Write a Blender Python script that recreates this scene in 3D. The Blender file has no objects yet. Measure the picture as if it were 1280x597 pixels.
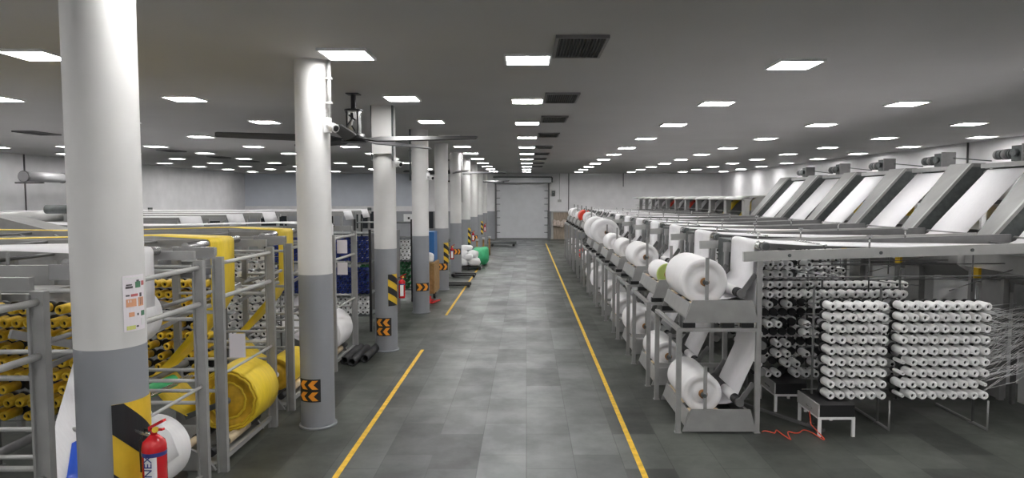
import bpy, math, random
from mathutils import Vector, Matrix
random.seed(7)
S = bpy.context.scene
COL = S.collection
PI = math.pi
ORD = ['first','second','third','fourth','fifth','sixth','seventh','eighth','ninth','tenth','eleventh','twelfth',
       'thirteenth','fourteenth','fifteenth','sixteenth','seventeenth','eighteenth','nineteenth','twentieth']

# ------------------------------------------------------------------ materials
def mat(name, col, rough=.5, metal=0., noise=0., nscale=6., bump=0., emit=None, spec=.5, bscale=None, stretch=None):
    m = bpy.data.materials.new(name); m.use_nodes = True
    nt = m.node_tree; b = nt.nodes['Principled BSDF']
    b.inputs['Roughness'].default_value = rough; b.inputs['Metallic'].default_value = metal
    b.inputs['Specular IOR Level'].default_value = spec
    b.inputs['Base Color'].default_value = (*col, 1)
    if emit:
        b.inputs['Emission Color'].default_value = (*col, 1); b.inputs['Emission Strength'].default_value = emit
    if noise or bump:
        tc = nt.nodes.new('ShaderNodeTexCoord'); n = nt.nodes.new('ShaderNodeTexNoise')
        n.inputs['Scale'].default_value = nscale; n.inputs['Detail'].default_value = 4
        vec = tc.outputs['Object']
        if stretch:
            mp = nt.nodes.new('ShaderNodeMapping'); mp.inputs['Scale'].default_value = stretch
            nt.links.new(vec, mp.inputs[0]); vec = mp.outputs[0]
        nt.links.new(vec, n.inputs['Vector'])
        if noise:
            r = nt.nodes.new('ShaderNodeMapRange')
            r.inputs['From Min'].default_value = .3; r.inputs['From Max'].default_value = .7
            r.inputs['To Min'].default_value = 1 - noise; r.inputs['To Max'].default_value = 1 + noise
            nt.links.new(n.outputs['Fac'], r.inputs['Value'])
            mx = nt.nodes.new('ShaderNodeVectorMath'); mx.operation = 'SCALE'
            mx.inputs[0].default_value = col; nt.links.new(r.outputs[0], mx.inputs['Scale'])
            nt.links.new(mx.outputs[0], b.inputs['Base Color'])
        if bump:
            bp = nt.nodes.new('ShaderNodeBump'); bp.inputs['Strength'].default_value = bump; bp.inputs['Distance'].default_value = .01
            nt.links.new(n.outputs['Fac'], bp.inputs['Height']); nt.links.new(bp.outputs[0], b.inputs['Normal'])
    return m

M = {}
M['steel']   = mat('painted_steel', (.31,.31,.305), .45, .15, .08, 5)
M['steel_d'] = mat('darker_steel', (.17,.17,.17), .45, .3, .12, 6)
M['steel_l'] = mat('light_steel', (.44,.44,.43), .45, .15, .06, 4)
M['steel_m'] = mat('mid_steel', (.22,.22,.217), .5, .1, .1, 3)
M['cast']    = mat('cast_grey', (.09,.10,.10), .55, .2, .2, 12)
M['chrome']  = mat('roller_chrome', (.55,.55,.55), .25, .9)
M['dark']    = mat('dark_rubber', (.022,.022,.024), .55, 0, .2, 10)
M['black']   = mat('black_plastic', (.012,.012,.013), .4)
M['fabric']  = mat('white_woven_fabric', (.80,.79,.81), .75, 0, .03, 9, .05, stretch=(1,6,1))
M['roll']    = mat('white_roll_film', (.82,.81,.82), .6, 0, .03, 4, .06, stretch=(1,8,1))
M['yellow']  = mat('yellow_fabric', (.80,.58,.035), .5, 0, .08, 5, .15, stretch=(1,5,1))
M['yellow_e']= mat('yellow_roll_edge', (.62,.37,.02), .6, 0, .25, 7, .4)
M['red']     = mat('red_roll', (.75,.05,.02), .5, 0, .1, 5)
M['card']    = mat('cardboard_core', (.33,.16,.06), .8, 0, .15, 12)
M['cream']   = mat('cream_roller', (.62,.50,.33), .6, 0, .1, 12)
M['lime']    = mat('lime_wrap', (.45,.55,.16), .6)
M['green']   = mat('green_sleeve', (.03,.36,.12), .5, 0, .15, 8)
M['bob']     = mat('white_yarn', (.90,.89,.89), .7, 0, .04, 30)
M['boby']    = mat('yellow_yarn', (.74,.50,.03), .6, 0, .1, 30)
M['wpaint']  = mat('white_lamp_frame', (.8,.8,.8), .5)
M['emit']    = mat('lit_diffuser', (1,.985,.97), .5, emit=15)
M['ylw_line']= mat('yellow_floor_paint', (.75,.46,.03), .6, 0, .22, 9)
M['vent']    = mat('vent_dark', (.03,.03,.03), .6)
M['slat']    = mat('vent_slat', (.10,.10,.10), .5, .3)
M['fanblk']  = mat('fan_grey', (.035,.035,.037), .55, .0)
M['poster']  = mat('poster_paper', (.78,.74,.78), .5)
M['hz_y']    = mat('hazard_yellow', (.72,.47,.03), .5, 0, .08, 8)
M['hz_o']    = mat('chevron_orange', (.85,.33,.03), .5)
M['hz_k']    = mat('hazard_black', (.015,.015,.017), .5)
M['ext']     = mat('extinguisher_red', (.52,.015,.02), .25)
M['navy']    = mat('navy_band', (.03,.04,.2), .4)
M['blueyarn']= mat('blue_yarn', (.012,.03,.20), .6, 0, .4, 9)
M['greenyarn']=mat('green_yarn', (.012,.13,.035), .6, 0, .4, 9)
M['bluepaint']=mat('blue_plastic', (.02,.12,.32), .5)
M['brown']   = mat('brown_board', (.30,.17,.06), .8, 0, .2, 9)
M['sack']    = mat('white_sack', (.78,.78,.79), .6, 0, .05, 8, .5)
M['gsack']   = mat('green_sack', (.05,.42,.18), .6, 0, .15, 8, .5)
M['orange']  = mat('orange_cord', (.80,.10,.05), .5)
M['ylwpanel']= mat('yellow_guard', (.74,.48,.02), .5)
M['strand']  = mat('grey_yarn_strand', (.75,.75,.75), .6)
M['glass']   = mat('dark_window', (.02,.023,.028), .2)
M['bluish']    = mat('bluish_wall_grey', (.60,.63,.70), .6, 0, .03, 2)
M['doorp']   = mat('door_panel', (.55,.56,.58), .4, .15, .04, 2)
M['bluetape']= mat('blue_film', (.03,.10,.55), .3)
M['duct']    = mat('duct_metal', (.4,.4,.41), .45, .1)
M['curtain'] = mat('strip_curtain', (.33,.27,.21), .5, 0, .3, 5, stretch=(6,1,.5))
M['hangbag'] = mat('hanging_sack', (.55,.46,.40), .7, 0, .2, 8)
M['grnpatch']= mat('poster_green', (.08,.20,.12), .5)
M['redpatch']= mat('poster_red', (.5,.12,.12), .5)
M['orgpatch']= mat('poster_peach', (.7,.35,.2), .5)
M['ylwpatch']= mat('poster_yellow', (.6,.62,.2), .5)
M['drkpatch']= mat('poster_dark', (.08,.07,.08), .5)
M['chromelab']=mat('fan_motor_shell', (.75,.75,.74), .18, .7)

def two_tone(name, lo, hi, h, rough=.55):
    m = bpy.data.materials.new(name); m.use_nodes = True
    nt = m.node_tree; b = nt.nodes['Principled BSDF']; b.inputs['Roughness'].default_value = rough
    g = nt.nodes.new('ShaderNodeNewGeometry'); s = nt.nodes.new('ShaderNodeSeparateXYZ')
    n = nt.nodes.new('ShaderNodeTexNoise'); n.inputs['Scale'].default_value = 1.3; n.inputs['Detail'].default_value = 5
    nt.links.new(g.outputs['Position'], s.inputs[0]); nt.links.new(g.outputs['Position'], n.inputs['Vector'])
    c = nt.nodes.new('ShaderNodeMath'); c.operation = 'GREATER_THAN'; c.inputs[1].default_value = h
    nt.links.new(s.outputs['Z'], c.inputs[0])
    mx = nt.nodes.new('ShaderNodeMix'); mx.data_type = 'RGBA'
    mx.inputs['A'].default_value = (*lo, 1); mx.inputs['B'].default_value = (*hi, 1)
    nt.links.new(c.outputs[0], mx.inputs['Factor'])
    r = nt.nodes.new('ShaderNodeMapRange'); r.inputs['From Min'].default_value = .3; r.inputs['From Max'].default_value = .7
    r.inputs['To Min'].default_value = .93; r.inputs['To Max'].default_value = 1.05
    nt.links.new(n.outputs['Fac'], r.inputs['Value'])
    sc = nt.nodes.new('ShaderNodeVectorMath'); sc.operation = 'SCALE'
    nt.links.new(mx.outputs['Result'], sc.inputs[0]); nt.links.new(r.outputs[0], sc.inputs['Scale'])
    nt.links.new(sc.outputs[0], b.inputs['Base Color'])
    return m
M['column'] = two_tone('column_paint', (.26,.27,.29), (.64,.635,.625), 2.28)
M['wall'] = two_tone('wall_paint', (.30,.31,.33), (.84,.83,.845), 2.3)

def floor_mat():
    m = bpy.data.materials.new('floor_mats'); m.use_nodes = True
    nt = m.node_tree; N = nt.nodes; L = nt.links; b = N['Principled BSDF']
    g = N.new('ShaderNodeNewGeometry'); s = N.new('ShaderNodeSeparateXYZ'); L.new(g.outputs['Position'], s.inputs[0])
    cb = N.new('ShaderNodeCombineXYZ'); L.new(s.outputs['Y'], cb.inputs['X']); L.new(s.outputs['X'], cb.inputs['Y'])
    br = N.new('ShaderNodeTexBrick'); L.new(cb.outputs[0], br.inputs['Vector'])
    br.inputs['Color1'].default_value = (.40,.40,.40,1); br.inputs['Color2'].default_value = (1,1,1,1)
    br.inputs['Mortar'].default_value = (.42,.42,.42,1)
    br.inputs['Scale'].default_value = 1; br.inputs['Mortar Size'].default_value = .006; br.inputs['Mortar Smooth'].default_value = .3
    br.inputs['Brick Width'].default_value = 1.25; br.inputs['Row Height'].default_value = .62
    br.offset = .37; br.inputs['Bias'].default_value = .0
    no = N.new('ShaderNodeTexNoise'); no.inputs['Scale'].default_value = .9; no.inputs['Detail'].default_value = 6; no.inputs['Roughness'].default_value = .65
    L.new(g.outputs['Position'], no.inputs['Vector'])
    rb = N.new('ShaderNodeMapRange'); L.new(br.outputs['Color'], rb.inputs['Value'])
    rb.inputs['From Min'].default_value = .40; rb.inputs['To Min'].default_value = .55; rb.inputs['To Max'].default_value = 1.32
    rn = N.new('ShaderNodeMapRange'); L.new(no.outputs['Fac'], rn.inputs['Value'])
    rn.inputs['From Min'].default_value = .35; rn.inputs['From Max'].default_value = .68; rn.inputs['To Min'].default_value = .8; rn.inputs['To Max'].default_value = 1.3
    mu = N.new('ShaderNodeMath'); mu.operation = 'MULTIPLY'; L.new(rb.outputs[0], mu.inputs[0]); L.new(rn.outputs[0], mu.inputs[1])
    # worn, paler mats down the middle of the aisle; greener mats at its sides
    sub = N.new('ShaderNodeMath'); sub.operation = 'ADD'; sub.inputs[1].default_value = .35; L.new(s.outputs['X'], sub.inputs[0])
    ab = N.new('ShaderNodeMath'); ab.operation = 'ABSOLUTE'; L.new(sub.outputs[0], ab.inputs[0])
    w = N.new('ShaderNodeMapRange'); L.new(ab.outputs[0], w.inputs['Value'])
    w.inputs['From Min'].default_value = .5; w.inputs['From Max'].default_value = 2.3; w.inputs['To Min'].default_value = 1.; w.inputs['To Max'].default_value = 0.
    mx = N.new('ShaderNodeMix'); mx.data_type = 'RGBA'; L.new(w.outputs[0], mx.inputs['Factor'])
    mx.inputs['A'].default_value = (.066,.072,.063,1); mx.inputs['B'].default_value = (.122,.130,.132,1)
    sc = N.new('ShaderNodeVectorMath'); sc.operation = 'SCALE'; L.new(mx.outputs['Result'], sc.inputs[0]); L.new(mu.outputs[0], sc.inputs['Scale'])
    L.new(sc.outputs[0], b.inputs['Base Color'])
    rr = N.new('ShaderNodeMapRange'); L.new(no.outputs['Fac'], rr.inputs['Value'])
    rr.inputs['From Min'].default_value = .35; rr.inputs['From Max'].default_value = .65; rr.inputs['To Min'].default_value = .5; rr.inputs['To Max'].default_value = .34
    L.new(rr.outputs[0], b.inputs['Roughness'])
    b.inputs['Specular IOR Level'].default_value = .42
    return m
M['floor'] = floor_mat()
M['ceil'] = mat('ceiling_paint', (.44,.435,.43), .7, 0, .04, .5)

# ------------------------------------------------------------------ mesh builder
class MB:
    def __init__(s, sx=1): s.v=[]; s.f=[]; s.mi=[]; s.sm=[]; s.sx=sx
    def add(s, vs, fs, mi=0, smooth=False):
        o=len(s.v); s.v += [(p[0]*s.sx, p[1], p[2]) for p in vs]
        for f in fs:
            s.f.append(tuple(o+i for i in f)); s.mi.append(mi); s.sm.append(smooth)
        return s
    def box(s, x0,x1,y0,y1,z0,z1, mi=0):
        v=[(x,y,z) for x in (x0,x1) for y in (y0,y1) for z in (z0,z1)]
        return s.add(v,[(0,1,3,2),(4,6,7,5),(0,4,5,1),(2,3,7,6),(0,2,6,4),(1,5,7,3)],mi)
    def bar(s, a,b,w,h, up=(0,0,1), mi=0):
        a=Vector(a); b=Vector(b); d=(b-a).normalized(); u=Vector(up)
        if abs(d.dot(u))>.98: u=Vector((1,0,0))
        r=d.cross(u).normalized()*(w/2); u=r.cross(d).normalized()*(h/2)
        v=[p+i*r+j*u for p in (a,b) for i in (-1,1) for j in (-1,1)]
        return s.add(v,[(0,1,3,2),(4,6,7,5),(0,4,5,1),(2,3,7,6),(0,2,6,4),(1,5,7,3)],mi)
    def frame(s,a,b):
        d=(b-a).normalized(); u=Vector((0,0,1)) if abs(d.z)<.9 else Vector((1,0,0))
        r=d.cross(u).normalized(); return r, r.cross(d).normalized()
    def cyl(s, a,b,r,r2=None,n=16,mi=0,mic=None,caps=True):
        a=Vector(a); b=Vector(b); r2=r if r2 is None else r2; p,q=s.frame(a,b)
        v=[]
        for c,rad in ((a,r),(b,r2)):
            for i in range(n):
                t=2*PI*i/n; v.append(c+p*math.cos(t)*rad+q*math.sin(t)*rad)
        s.add(v,[(i,(i+1)%n,n+(i+1)%n,n+i) for i in range(n)],mi,True)
        if caps:
            mic=mi if mic is None else mic
            s.add(v[:n],[tuple(range(n))[::-1]],mic); s.add(v[n:],[tuple(range(n))],mic)
        return s
    def lathe(s, a, b, prof, n=16, mi=0, mis=None):
        """prof: (t along a->b in metres, radius); one smooth surface with hard breaks where mis given"""
        a=Vector(a); b=Vector(b); d=(b-a).normalized(); p,q=s.frame(a,b)
        for k in range(len(prof)-1):
            v=[]
            for t,rad in prof[k:k+2]:
                for i in range(n):
                    w=2*PI*i/n; v.append(a+d*t+p*math.cos(w)*rad+q*math.sin(w)*rad)
            s.add(v,[(i,(i+1)%n,n+(i+1)%n,n+i) for i in range(n)], mis[k] if mis else mi, True)
        return s
    def tube(s, pts, r, n=8, mi=0):
        pts=[Vector(p) for p in pts]; v=[]; 
        for k,c in enumerate(pts):
            d=(pts[min(k+1,len(pts)-1)]-pts[max(k-1,0)]).normalized()
            u=Vector((0,0,1)) if abs(d.z)<.95 else Vector((1,0,0))
            p=d.cross(u).normalized(); q=p.cross(d)
            for i in range(n):
                t=2*PI*i/n; v.append(c+p*math.cos(t)*r+q*math.sin(t)*r)
        f=[(k*n+i,k*n+(i+1)%n,(k+1)*n+(i+1)%n,(k+1)*n+i) for k in range(len(pts)-1) for i in range(n)]
        s.add(v,f,mi,True); m=len(pts)
        s.add(v[:n],[tuple(range(n))[::-1]],mi); return s.add(v[-n:],[tuple(range(n))],mi)
    def prism(s, pts, y0,y1, mi=0):           # pts in (x,z), extruded along y
        n=len(pts); v=[(x,y0,z) for x,z in pts]+[(x,y1,z) for x,z in pts]
        return s.add(v,[tuple(range(n)),tuple(range(n,2*n))[::-1]]+[(i,n+i,n+(i+1)%n,(i+1)%n) for i in range(n)],mi)
    def sheet(s, path, y0,y1, th=.008, mi=0, ys=None):   # path in (x,z)
        n=len(path); nor=[]
        for k in range(n):
            a=path[max(k-1,0)]; b=path[min(k+1,n-1)]; dx,dz=b[0]-a[0],b[1]-a[1]; l=math.hypot(dx,dz) or 1
            nor.append((-dz/l*th/2, dx/l*th/2))
        v=[]
        for k,(x,z) in enumerate(path):
            ya,yb = ys[k] if ys else (y0,y1)
            nx,nz=nor[k]
            v+= [(x+nx,ya,z+nz),(x+nx,yb,z+nz),(x-nx,ya,z-nz),(x-nx,yb,z-nz)]
        f=[]
        for k in range(n-1):
            a=4*k; b=a+4
            f+= [(a,a+1,b+1,b),(a+3,a+2,b+2,b+3),(a+2,a,b,b+2),(a+1,a+3,b+3,b+1)]
        f+= [(0,2,3,1),(4*n-4,4*n-3,4*n-1,4*n-2)]
        return s.add(v,f,mi,True)
    def blob(s, c, rx,ry,rz, seed=0, n=16, m=10, mi=0, amp=.12, flat=.35):
        rnd=random.Random(seed); ph=[rnd.uniform(0,6) for _ in range(6)]; v=[]
        for j in range(m+1):
            th=PI*j/m
            for i in range(n):
                t=2*PI*i/n; x=math.sin(th)*math.cos(t); y=math.sin(th)*math.sin(t); z=math.cos(th)
                e=.62
                x,y,z=[math.copysign(abs(k)**e,k) for k in (x,y,z)]
                w=1+amp*(math.sin(3*x+ph[0])*math.cos(2.5*y+ph[1])+.5*math.sin(6*z+ph[2]+4*x))
                v.append((c[0]+rx*x*w, c[1]+ry*y*w, c[2]+rz*z*(w if z>0 else 1)))
        f=[(j*n+i,j*n+(i+1)%n,(j+1)*n+(i+1)%n,(j+1)*n+i) for j in range(m) for i in range(n)]
        return s.add(v,f,mi,True)
    def mesh(s, name, mats):
        me=bpy.data.meshes.new(name); me.from_pydata(s.v,[],s.f)
        for m in (mats if isinstance(mats,(list,tuple)) else [mats]): me.materials.append(M[m] if isinstance(m,str) else m)
        me.polygons.foreach_set('material_index', s.mi); me.polygons.foreach_set('use_smooth', s.sm)
        import bmesh
        bm=bmesh.new(); bm.from_mesh(me); bmesh.ops.remove_doubles(bm, verts=bm.verts, dist=1e-5)
        bmesh.ops.recalc_face_normals(bm, faces=bm.faces); bm.to_mesh(me); bm.free()
        return me
def obj(name, mb, mats, parent=None, loc=(0,0,0), label=None):
    o=bpy.data.objects.new(name, mb.mesh(name, mats)); COL.objects.link(o); o.location=loc
    if parent: o.parent=parent
    if label: o['label']=label
    return o
def parts(name, mb, mats, parent):
    """every loose piece of the builder becomes a part object of its own"""
    par=list(range(len(mb.v))); key={}
    def find(i):
        while par[i]!=i: par[i]=par[par[i]]; i=par[i]
        return i
    for i,p in enumerate(mb.v):
        q=(round(p[0],5),round(p[1],5),round(p[2],5))
        if q in key: par[find(i)]=find(key[q])
        else: key[q]=i
    for f in mb.f:
        for i in f[1:]: par[find(i)]=find(f[0])
    groups={}
    for k,f in enumerate(mb.f): groups.setdefault(find(f[0]),[]).append(k)
    for fs in groups.values():
        b=MB(); idx={}
        for k in fs:
            g=[]
            for i in mb.f[k]:
                if i not in idx: idx[i]=len(b.v); b.v.append(mb.v[i])
                g.append(idx[i])
            b.f.append(tuple(g)); b.mi.append(mb.mi[k]); b.sm.append(mb.sm[k])
        obj(name,b,mats,parent)
def tag(o, label, cat, group=None, kind=None):
    o['label']=label; o['category']=cat
    if group: o['group']=group
    if kind: o['kind']=kind
    return o
def thing(name, label, cat, loc=(0,0,0), group=None, rz=0):
    o=bpy.data.objects.new(name, None); COL.objects.link(o); o.empty_display_size=.1
    o.location=loc; o.rotation_euler=(0,0,rz); return tag(o,label,cat,group)
def copy_tree(o, parent=None, kids=None):
    c=o.copy(); COL.objects.link(c); c.parent=parent
    for ch in [x for x in KIDS.get(o.name,[])]:
        d=copy_tree(ch, c)
    return c
KIDS={}
def index_kids():
    KIDS.clear()
    for o in bpy.data.objects:
        if o.parent: KIDS.setdefault(o.parent.name,[]).append(o)
def struct(o): o['kind']='structure'; return o

H=5.38; XL,XR,YF,YB=-23.,15.9,-4.,55.2
# ------------------------------------------------------------------ the setting
struct(obj('floor', MB().box(XL-.2,XR+.2,YF-.2,YB+.2,-.15,0), 'floor'))
struct(obj('ceiling', MB().box(XL-.2,XR+.2,YF-.2,YB+.2,H,H+.15), 'ceil'))
struct(obj('wall_left', MB().box(XL-.2,XL,YF,YB,0,H), 'wall'))
struct(obj('wall_right', MB().box(XR,XR+.2,YF,YB,0,H), 'wall'))
struct(obj('wall_front', MB().box(XL-.2,XR+.2,YF-.2,YF,0,H), 'wall'))
struct(obj('wall_back', MB().box(XL-.2,XR+.2,YB,YB+.2,0,H), 'wall'))
w=struct(obj('wall_back_panel', MB().box(XL+.02,-8.0,YB-.05,YB,2.72,H-.02), 'bluish'))  # bluish-grey panel over the upper left part of the back wall
# dark windows in the grey band of the left and back walls
wins=[(XL,24,25.2),(XL,29.5,31.5),(XL,38.0,40.2),(XL,47.5,50.5)]
for i,(x,y0,y1) in enumerate(wins):
    t=struct(obj('window_%d'%(i+1), MB().box(x,x+.05,y0,y1,1.55,2.28), 'glass'))
    fr=MB(); fr.box(x,x+.08,y0-.06,y0,1.5,2.3).box(x,x+.08,y1,y1+.06,1.5,2.3).box(x,x+.08,y0,y1,1.48,1.55)
    parts('window_frame', fr, 'steel', t)
for i,(x0,x1) in enumerate([(-22.0,-19.6),(-17.6,-15.8),(-13.9,-12.4),(-8.2,-7.6)]):
    t=struct(obj('window_%d'%(i+5), MB().box(x0,x1,YB-.05,YB,.9,2.26), 'glass'))
    fr=MB(); fr.box(x0-.06,x0,YB-.08,YB,.85,2.3).box(x1,x1+.06,YB-.08,YB,.85,2.3).box(x0,x1,YB-.08,YB,.82,.9)
    parts('window_frame', fr, 'steel', t)
# wall service pipes (vertical conduits)
for i,(x,y,z0) in enumerate([(3.45,YB-.03,2.3),(XL+.03,31.,2.3),(XR-.03,18.4,2.3),(XR-.03,24.4,2.3),(7.9,YB-.03,4.3)]):
    tag(obj('conduit', MB().cyl((x,y,z0),(x,y,H),.035,n=8), 'steel_d'),
        ['thin grey conduit on the end wall right of the shutter','thin dark conduit on the left wall beside the round duct',
         'dark conduit on the right wall above the nearest gear motor','dark conduit on the right wall above the middle ramps','short dark conduit high on the end wall'][i],'conduit')

# roller door at the end of the aisle
x0,x1,zt=-2.50,1.82,4.55; y=YB
t=struct(bpy.data.objects.new('door_1',None)); COL.objects.link(t); t.location=(0,0,0)
mb=MB(); n=17
for i in range(n):
    a=.12+(zt-.12)*i/n; b=.12+(zt-.12)*(i+1)/n
    mb.prism([(x0+.1,a),(x1-.1,a),(x1-.1,b-.012),(x0+.1,b-.012)], y-.09,y-.03)
    mb.prism([(x0+.1,b-.012),(x1-.1,b-.012),(x1-.1,b),(x0+.1,b)], y-.075,y-.03)
obj('door_panel', mb, 'doorp', t)
obj('bottom_rail', MB().box(x0,x1,y-.14,y-.03,.0,.12), 'steel_d', t)
for xx in (x0,x1):
    obj('guide_rail', MB().box(xx-.07,xx+.07,y-.18,y,0,zt+.02), 'steel_d', t)
mb=MB()
for z in (.55,1.15,1.75,2.3,2.85,3.35,3.95):
    mb.box(x0+.05,x0+.36,y-.13,y-.08,z,z+.05).box(x1-.36,x1-.05,y-.13,y-.08,z,z+.05)
parts('hinge_strap', mb, 'cast', t)
obj('header_box', MB().box(x0-.15,x1+.2,y-.45,y,zt+.02,zt+.48), 'doorp', t)
obj('header_trim', MB().box(x0-.2,x1+.25,y-.47,y,zt+.48,zt+.56).box(x1+.2,x1+.32,y-.47,y,zt+.1,zt+.5).box(x0-.15,x1+.2,y-.47,y-.45,zt,zt+.06), 'cast', t)
# strip curtain doorway
t=struct(bpy.data.objects.new('door_2',None)); COL.objects.link(t)
mb=MB()
for i in range(9): mb.box(2.2+.16*i,2.2+.16*i+.17,YB-.06-.012*(i%2),YB-.045-.012*(i%2),.02,2.2)
obj('strip_curtain', mb, 'curtain', t)
obj('door_frame', MB().box(2.05,2.18,YB-.12,YB,0,2.26).box(3.68,3.8,YB-.12,YB,0,2.26).box(2.05,3.8,YB-.12,YB,2.22,2.3), 'steel_l', t)
mb=MB()
for i,(x,z) in enumerate([(2.3,1.35),(2.58,1.3),(2.86,1.25),(3.1,1.38)]): mb.blob((x,YB-.3,z),.16,.12,.25,seed=i)
tag(obj('hanging_bag', mb, 'hangbag'),'pale bulging bags hanging before the brown strip curtain','bag')
t=thing('control_box','dark control box on end wall right of the shutter','control box',(2.2,YB,3.75))
obj('housing', MB().box(-.13,.13,-.15,0,-.22,.22),'cast',t); obj('push_button', MB().cyl((0,-.15,.08),(0,-.18,.08),.04,n=10),'steel_l',t)
tag(obj('junction_box', MB().box(2.55,2.85,YB-.12,YB-.01,3.05,3.25).box(2.68,2.72,YB-.06,YB-.01,3.25,H),'steel_l'),'pale junction box and drop pipe on the white end wall','junction box')
t=thing('switch_cabinet','white control panel with small dark display on grey band of end wall','control panel',(-9.6,YB-.02,1.75))
obj('panel', MB().box(-.42,.42,-.14,0,-.32,.32),'wpaint',t); obj('display', MB().box(-.08,.08,-.16,-.14,-.1,.08),'black',t)
tag(obj('wall_speaker', MB().box(-12.95,-12.65,YB-.2,YB-.05,2.35,2.6),'cast'),'small dark box above the end wall window','speaker')
for i,(yy) in enumerate((33.,41.)):
    tag(obj('wall_socket_box', MB().box(XL,XL+.1,yy,yy+.35,2.45,2.8),'cast'),['nearer','farther'][i]+' small dark box on white left wall','socket box')
t=thing('duct','round grey duct running along left wall','duct',(XL+1.3,29.2,4.32))
obj('pipe', MB().cyl((0,-.02,0),(0,7.5,0),.22,n=20),'duct',t)
parts('joint_ring', MB().cyl((0,0,0),(0,.1,0),.245,n=20).cyl((0,2.4,0),(0,2.5,0),.24,n=20).cyl((0,4.9,0),(0,5.,0),.24,n=20),'steel_d',t)
parts('bracket', MB().box(-1.29,0,1.2,1.26,-.28,-.22).box(-1.29,0,5.9,5.96,-.28,-.22),'steel_d',t)

# ceiling lights
rows_y=[-2.6,1.5,5.5,9.75,13.85,17.95,22.2,26.4,30.4,34.5,38.6,42.7,46.8,50.9]
cols=[(-20.6,'sixth row left of the aisle',0),(-17.6,'fifth row left of the aisle',-.3),(-14.2,'fourth row left of the aisle',-.4),
      (-10.5,'third row left of the aisle',-.3),(-6.78,'second row left of the aisle',-.3),(-2.46,'first row left of the aisle',-.35),
      (0.02,'row above the aisle',0),(3.96,'first row right of the aisle',.35),(7.95,'second row right of the aisle',.4),
      (11.8,'third row right of the aisle',.2),(14.75,'row along the right wall',-.2)]
proto=None
for x,nm,dy in cols:
    kk=0
    for r,yy in enumerate(rows_y):
        vis = yy>7
        if vis: kk+=1
        if x<-11 and yy<10 and vis is False: pass
        lab = ('lit square ceiling panel, %s from camera in the %s'%(ORD[kk-1],nm)) if vis else 'lit square ceiling panel over the near end of the hall'
        if proto is None:
            proto=thing('ceiling_light',lab,'ceiling light',(x,yy+dy,H),'ceiling light panels')
            f=MB(); w=.33
            f.box(-w,w,-w,-w+.03,-.035,0).box(-w,w,w-.03,w,-.035,0).box(-w,-w+.03,-w+.03,w-.03,-.035,0).box(w-.03,w,-w+.03,w-.03,-.035,0)
            obj('light_frame',f,'wpaint',proto)
            obj('diffuser',MB().box(-.3,.3,-.3,.3,-.024,-.012),'emit',proto); index_kids(); continue
        c=copy_tree(proto); c.location=(x,yy+dy,H); c['label']=lab
        if not vis: c['group']='ceiling light panels'
# vents
proto=None
for x,w,ys,nm in ((.69,.62,[8.95,13.45,17.05,21.3,26.4,30.4,34.5,38.6,42.7],'right of the aisle lamps'),(-14.9,.62,[20.7,24.6,28.5,32.9,36.5,40.6],'in the left half of the ceiling')):
    for i,yy in enumerate(ys):
        lab='dark slatted ceiling vent, %s from camera %s'%(ORD[i],nm)
        if proto is None:
            proto=thing('ceiling_vent',lab,'ceiling vent',(x,yy,H),'ceiling vents')
            obj('backing',MB().box(-.3,.3,-.56,.56,-.012,0),'vent',proto)
            obj('vent_frame',MB().box(-.33,-.29,-.6,.6,-.04,0).box(.29,.33,-.6,.6,-.04,0).box(-.29,.29,-.6,-.56,-.04,0).box(-.29,.29,.56,.6,-.04,0),'steel_d',proto)
            sl=MB()
            for k in range(14): sl.bar((-.27+.0415*k,-.56,-.025),(-.27+.0415*k,.56,-.025),.006,.03)
            obj('slat',sl,'slat',proto); index_kids(); continue
        c=copy_tree(proto); c.location=(x,yy,H); c['label']=lab

# columns
CX=-3.13; CR=.245
cy=[5.12]+[4.98*k for k in range(2,11)]
for i,yy in enumerate(cy):
    mb=MB(); mb.cyl((0,0,0),(0,0,H),CR,n=40,caps=False)
    mb.cyl((0,0,0),(0,0,.03),CR+.03,n=40)
    o=obj('column', mb,'column',None,(CX-(.06 if i==0 else 0),yy,0))
    tag(o,'round white column with grey lower half, %s from camera'%ORD[i],'column','round columns beside the aisle','structure')
def on_col(mb_fn): pass
def arc_patch(mb, r, a0,a1, z0,z1, mi=0, n=6, shear=0, th=.006):
    """patch hugging a cylinder round z; angles in degrees (270 faces the camera); shear lifts z with angle"""
    v=[]
    for k in range(n+1):
        f=k/n; a=math.radians(a0+(a1-a0)*f)
        for rad in (r,r+th):
            for z in (z0,z1): v.append((rad*math.cos(a),rad*math.sin(a),z+shear*f))
    F=[]
    for k in range(n):
        a=4*k;b=a+4
        F+= [(a,b,b+1,a+1),(a+2,a+3,b+3,b+2),(a,a+2,b+2,b),(a+1,b+1,b+3,a+3)]
    F+= [(0,1,3,2),(4*n,4*n+2,4*n+3,4*n+1)]
    mb.add(v,F,mi,True)
def clip_poly(poly, z0, z1):
    for lim,sgn in ((z0,1),(z1,-1)):
        out=[]
        for i in range(len(poly)):
            a=poly[i]; b=poly[(i+1)%len(poly)]; ia=(a[1]-lim)*sgn>=0; ib=(b[1]-lim)*sgn>=0
            if ia: out.append(a)
            if ia!=ib:
                t=(lim-a[1])/(b[1]-a[1]); out.append((a[0]+t*(b[0]-a[0]),lim))
        poly=out
        if not poly: return poly
    return poly
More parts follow.
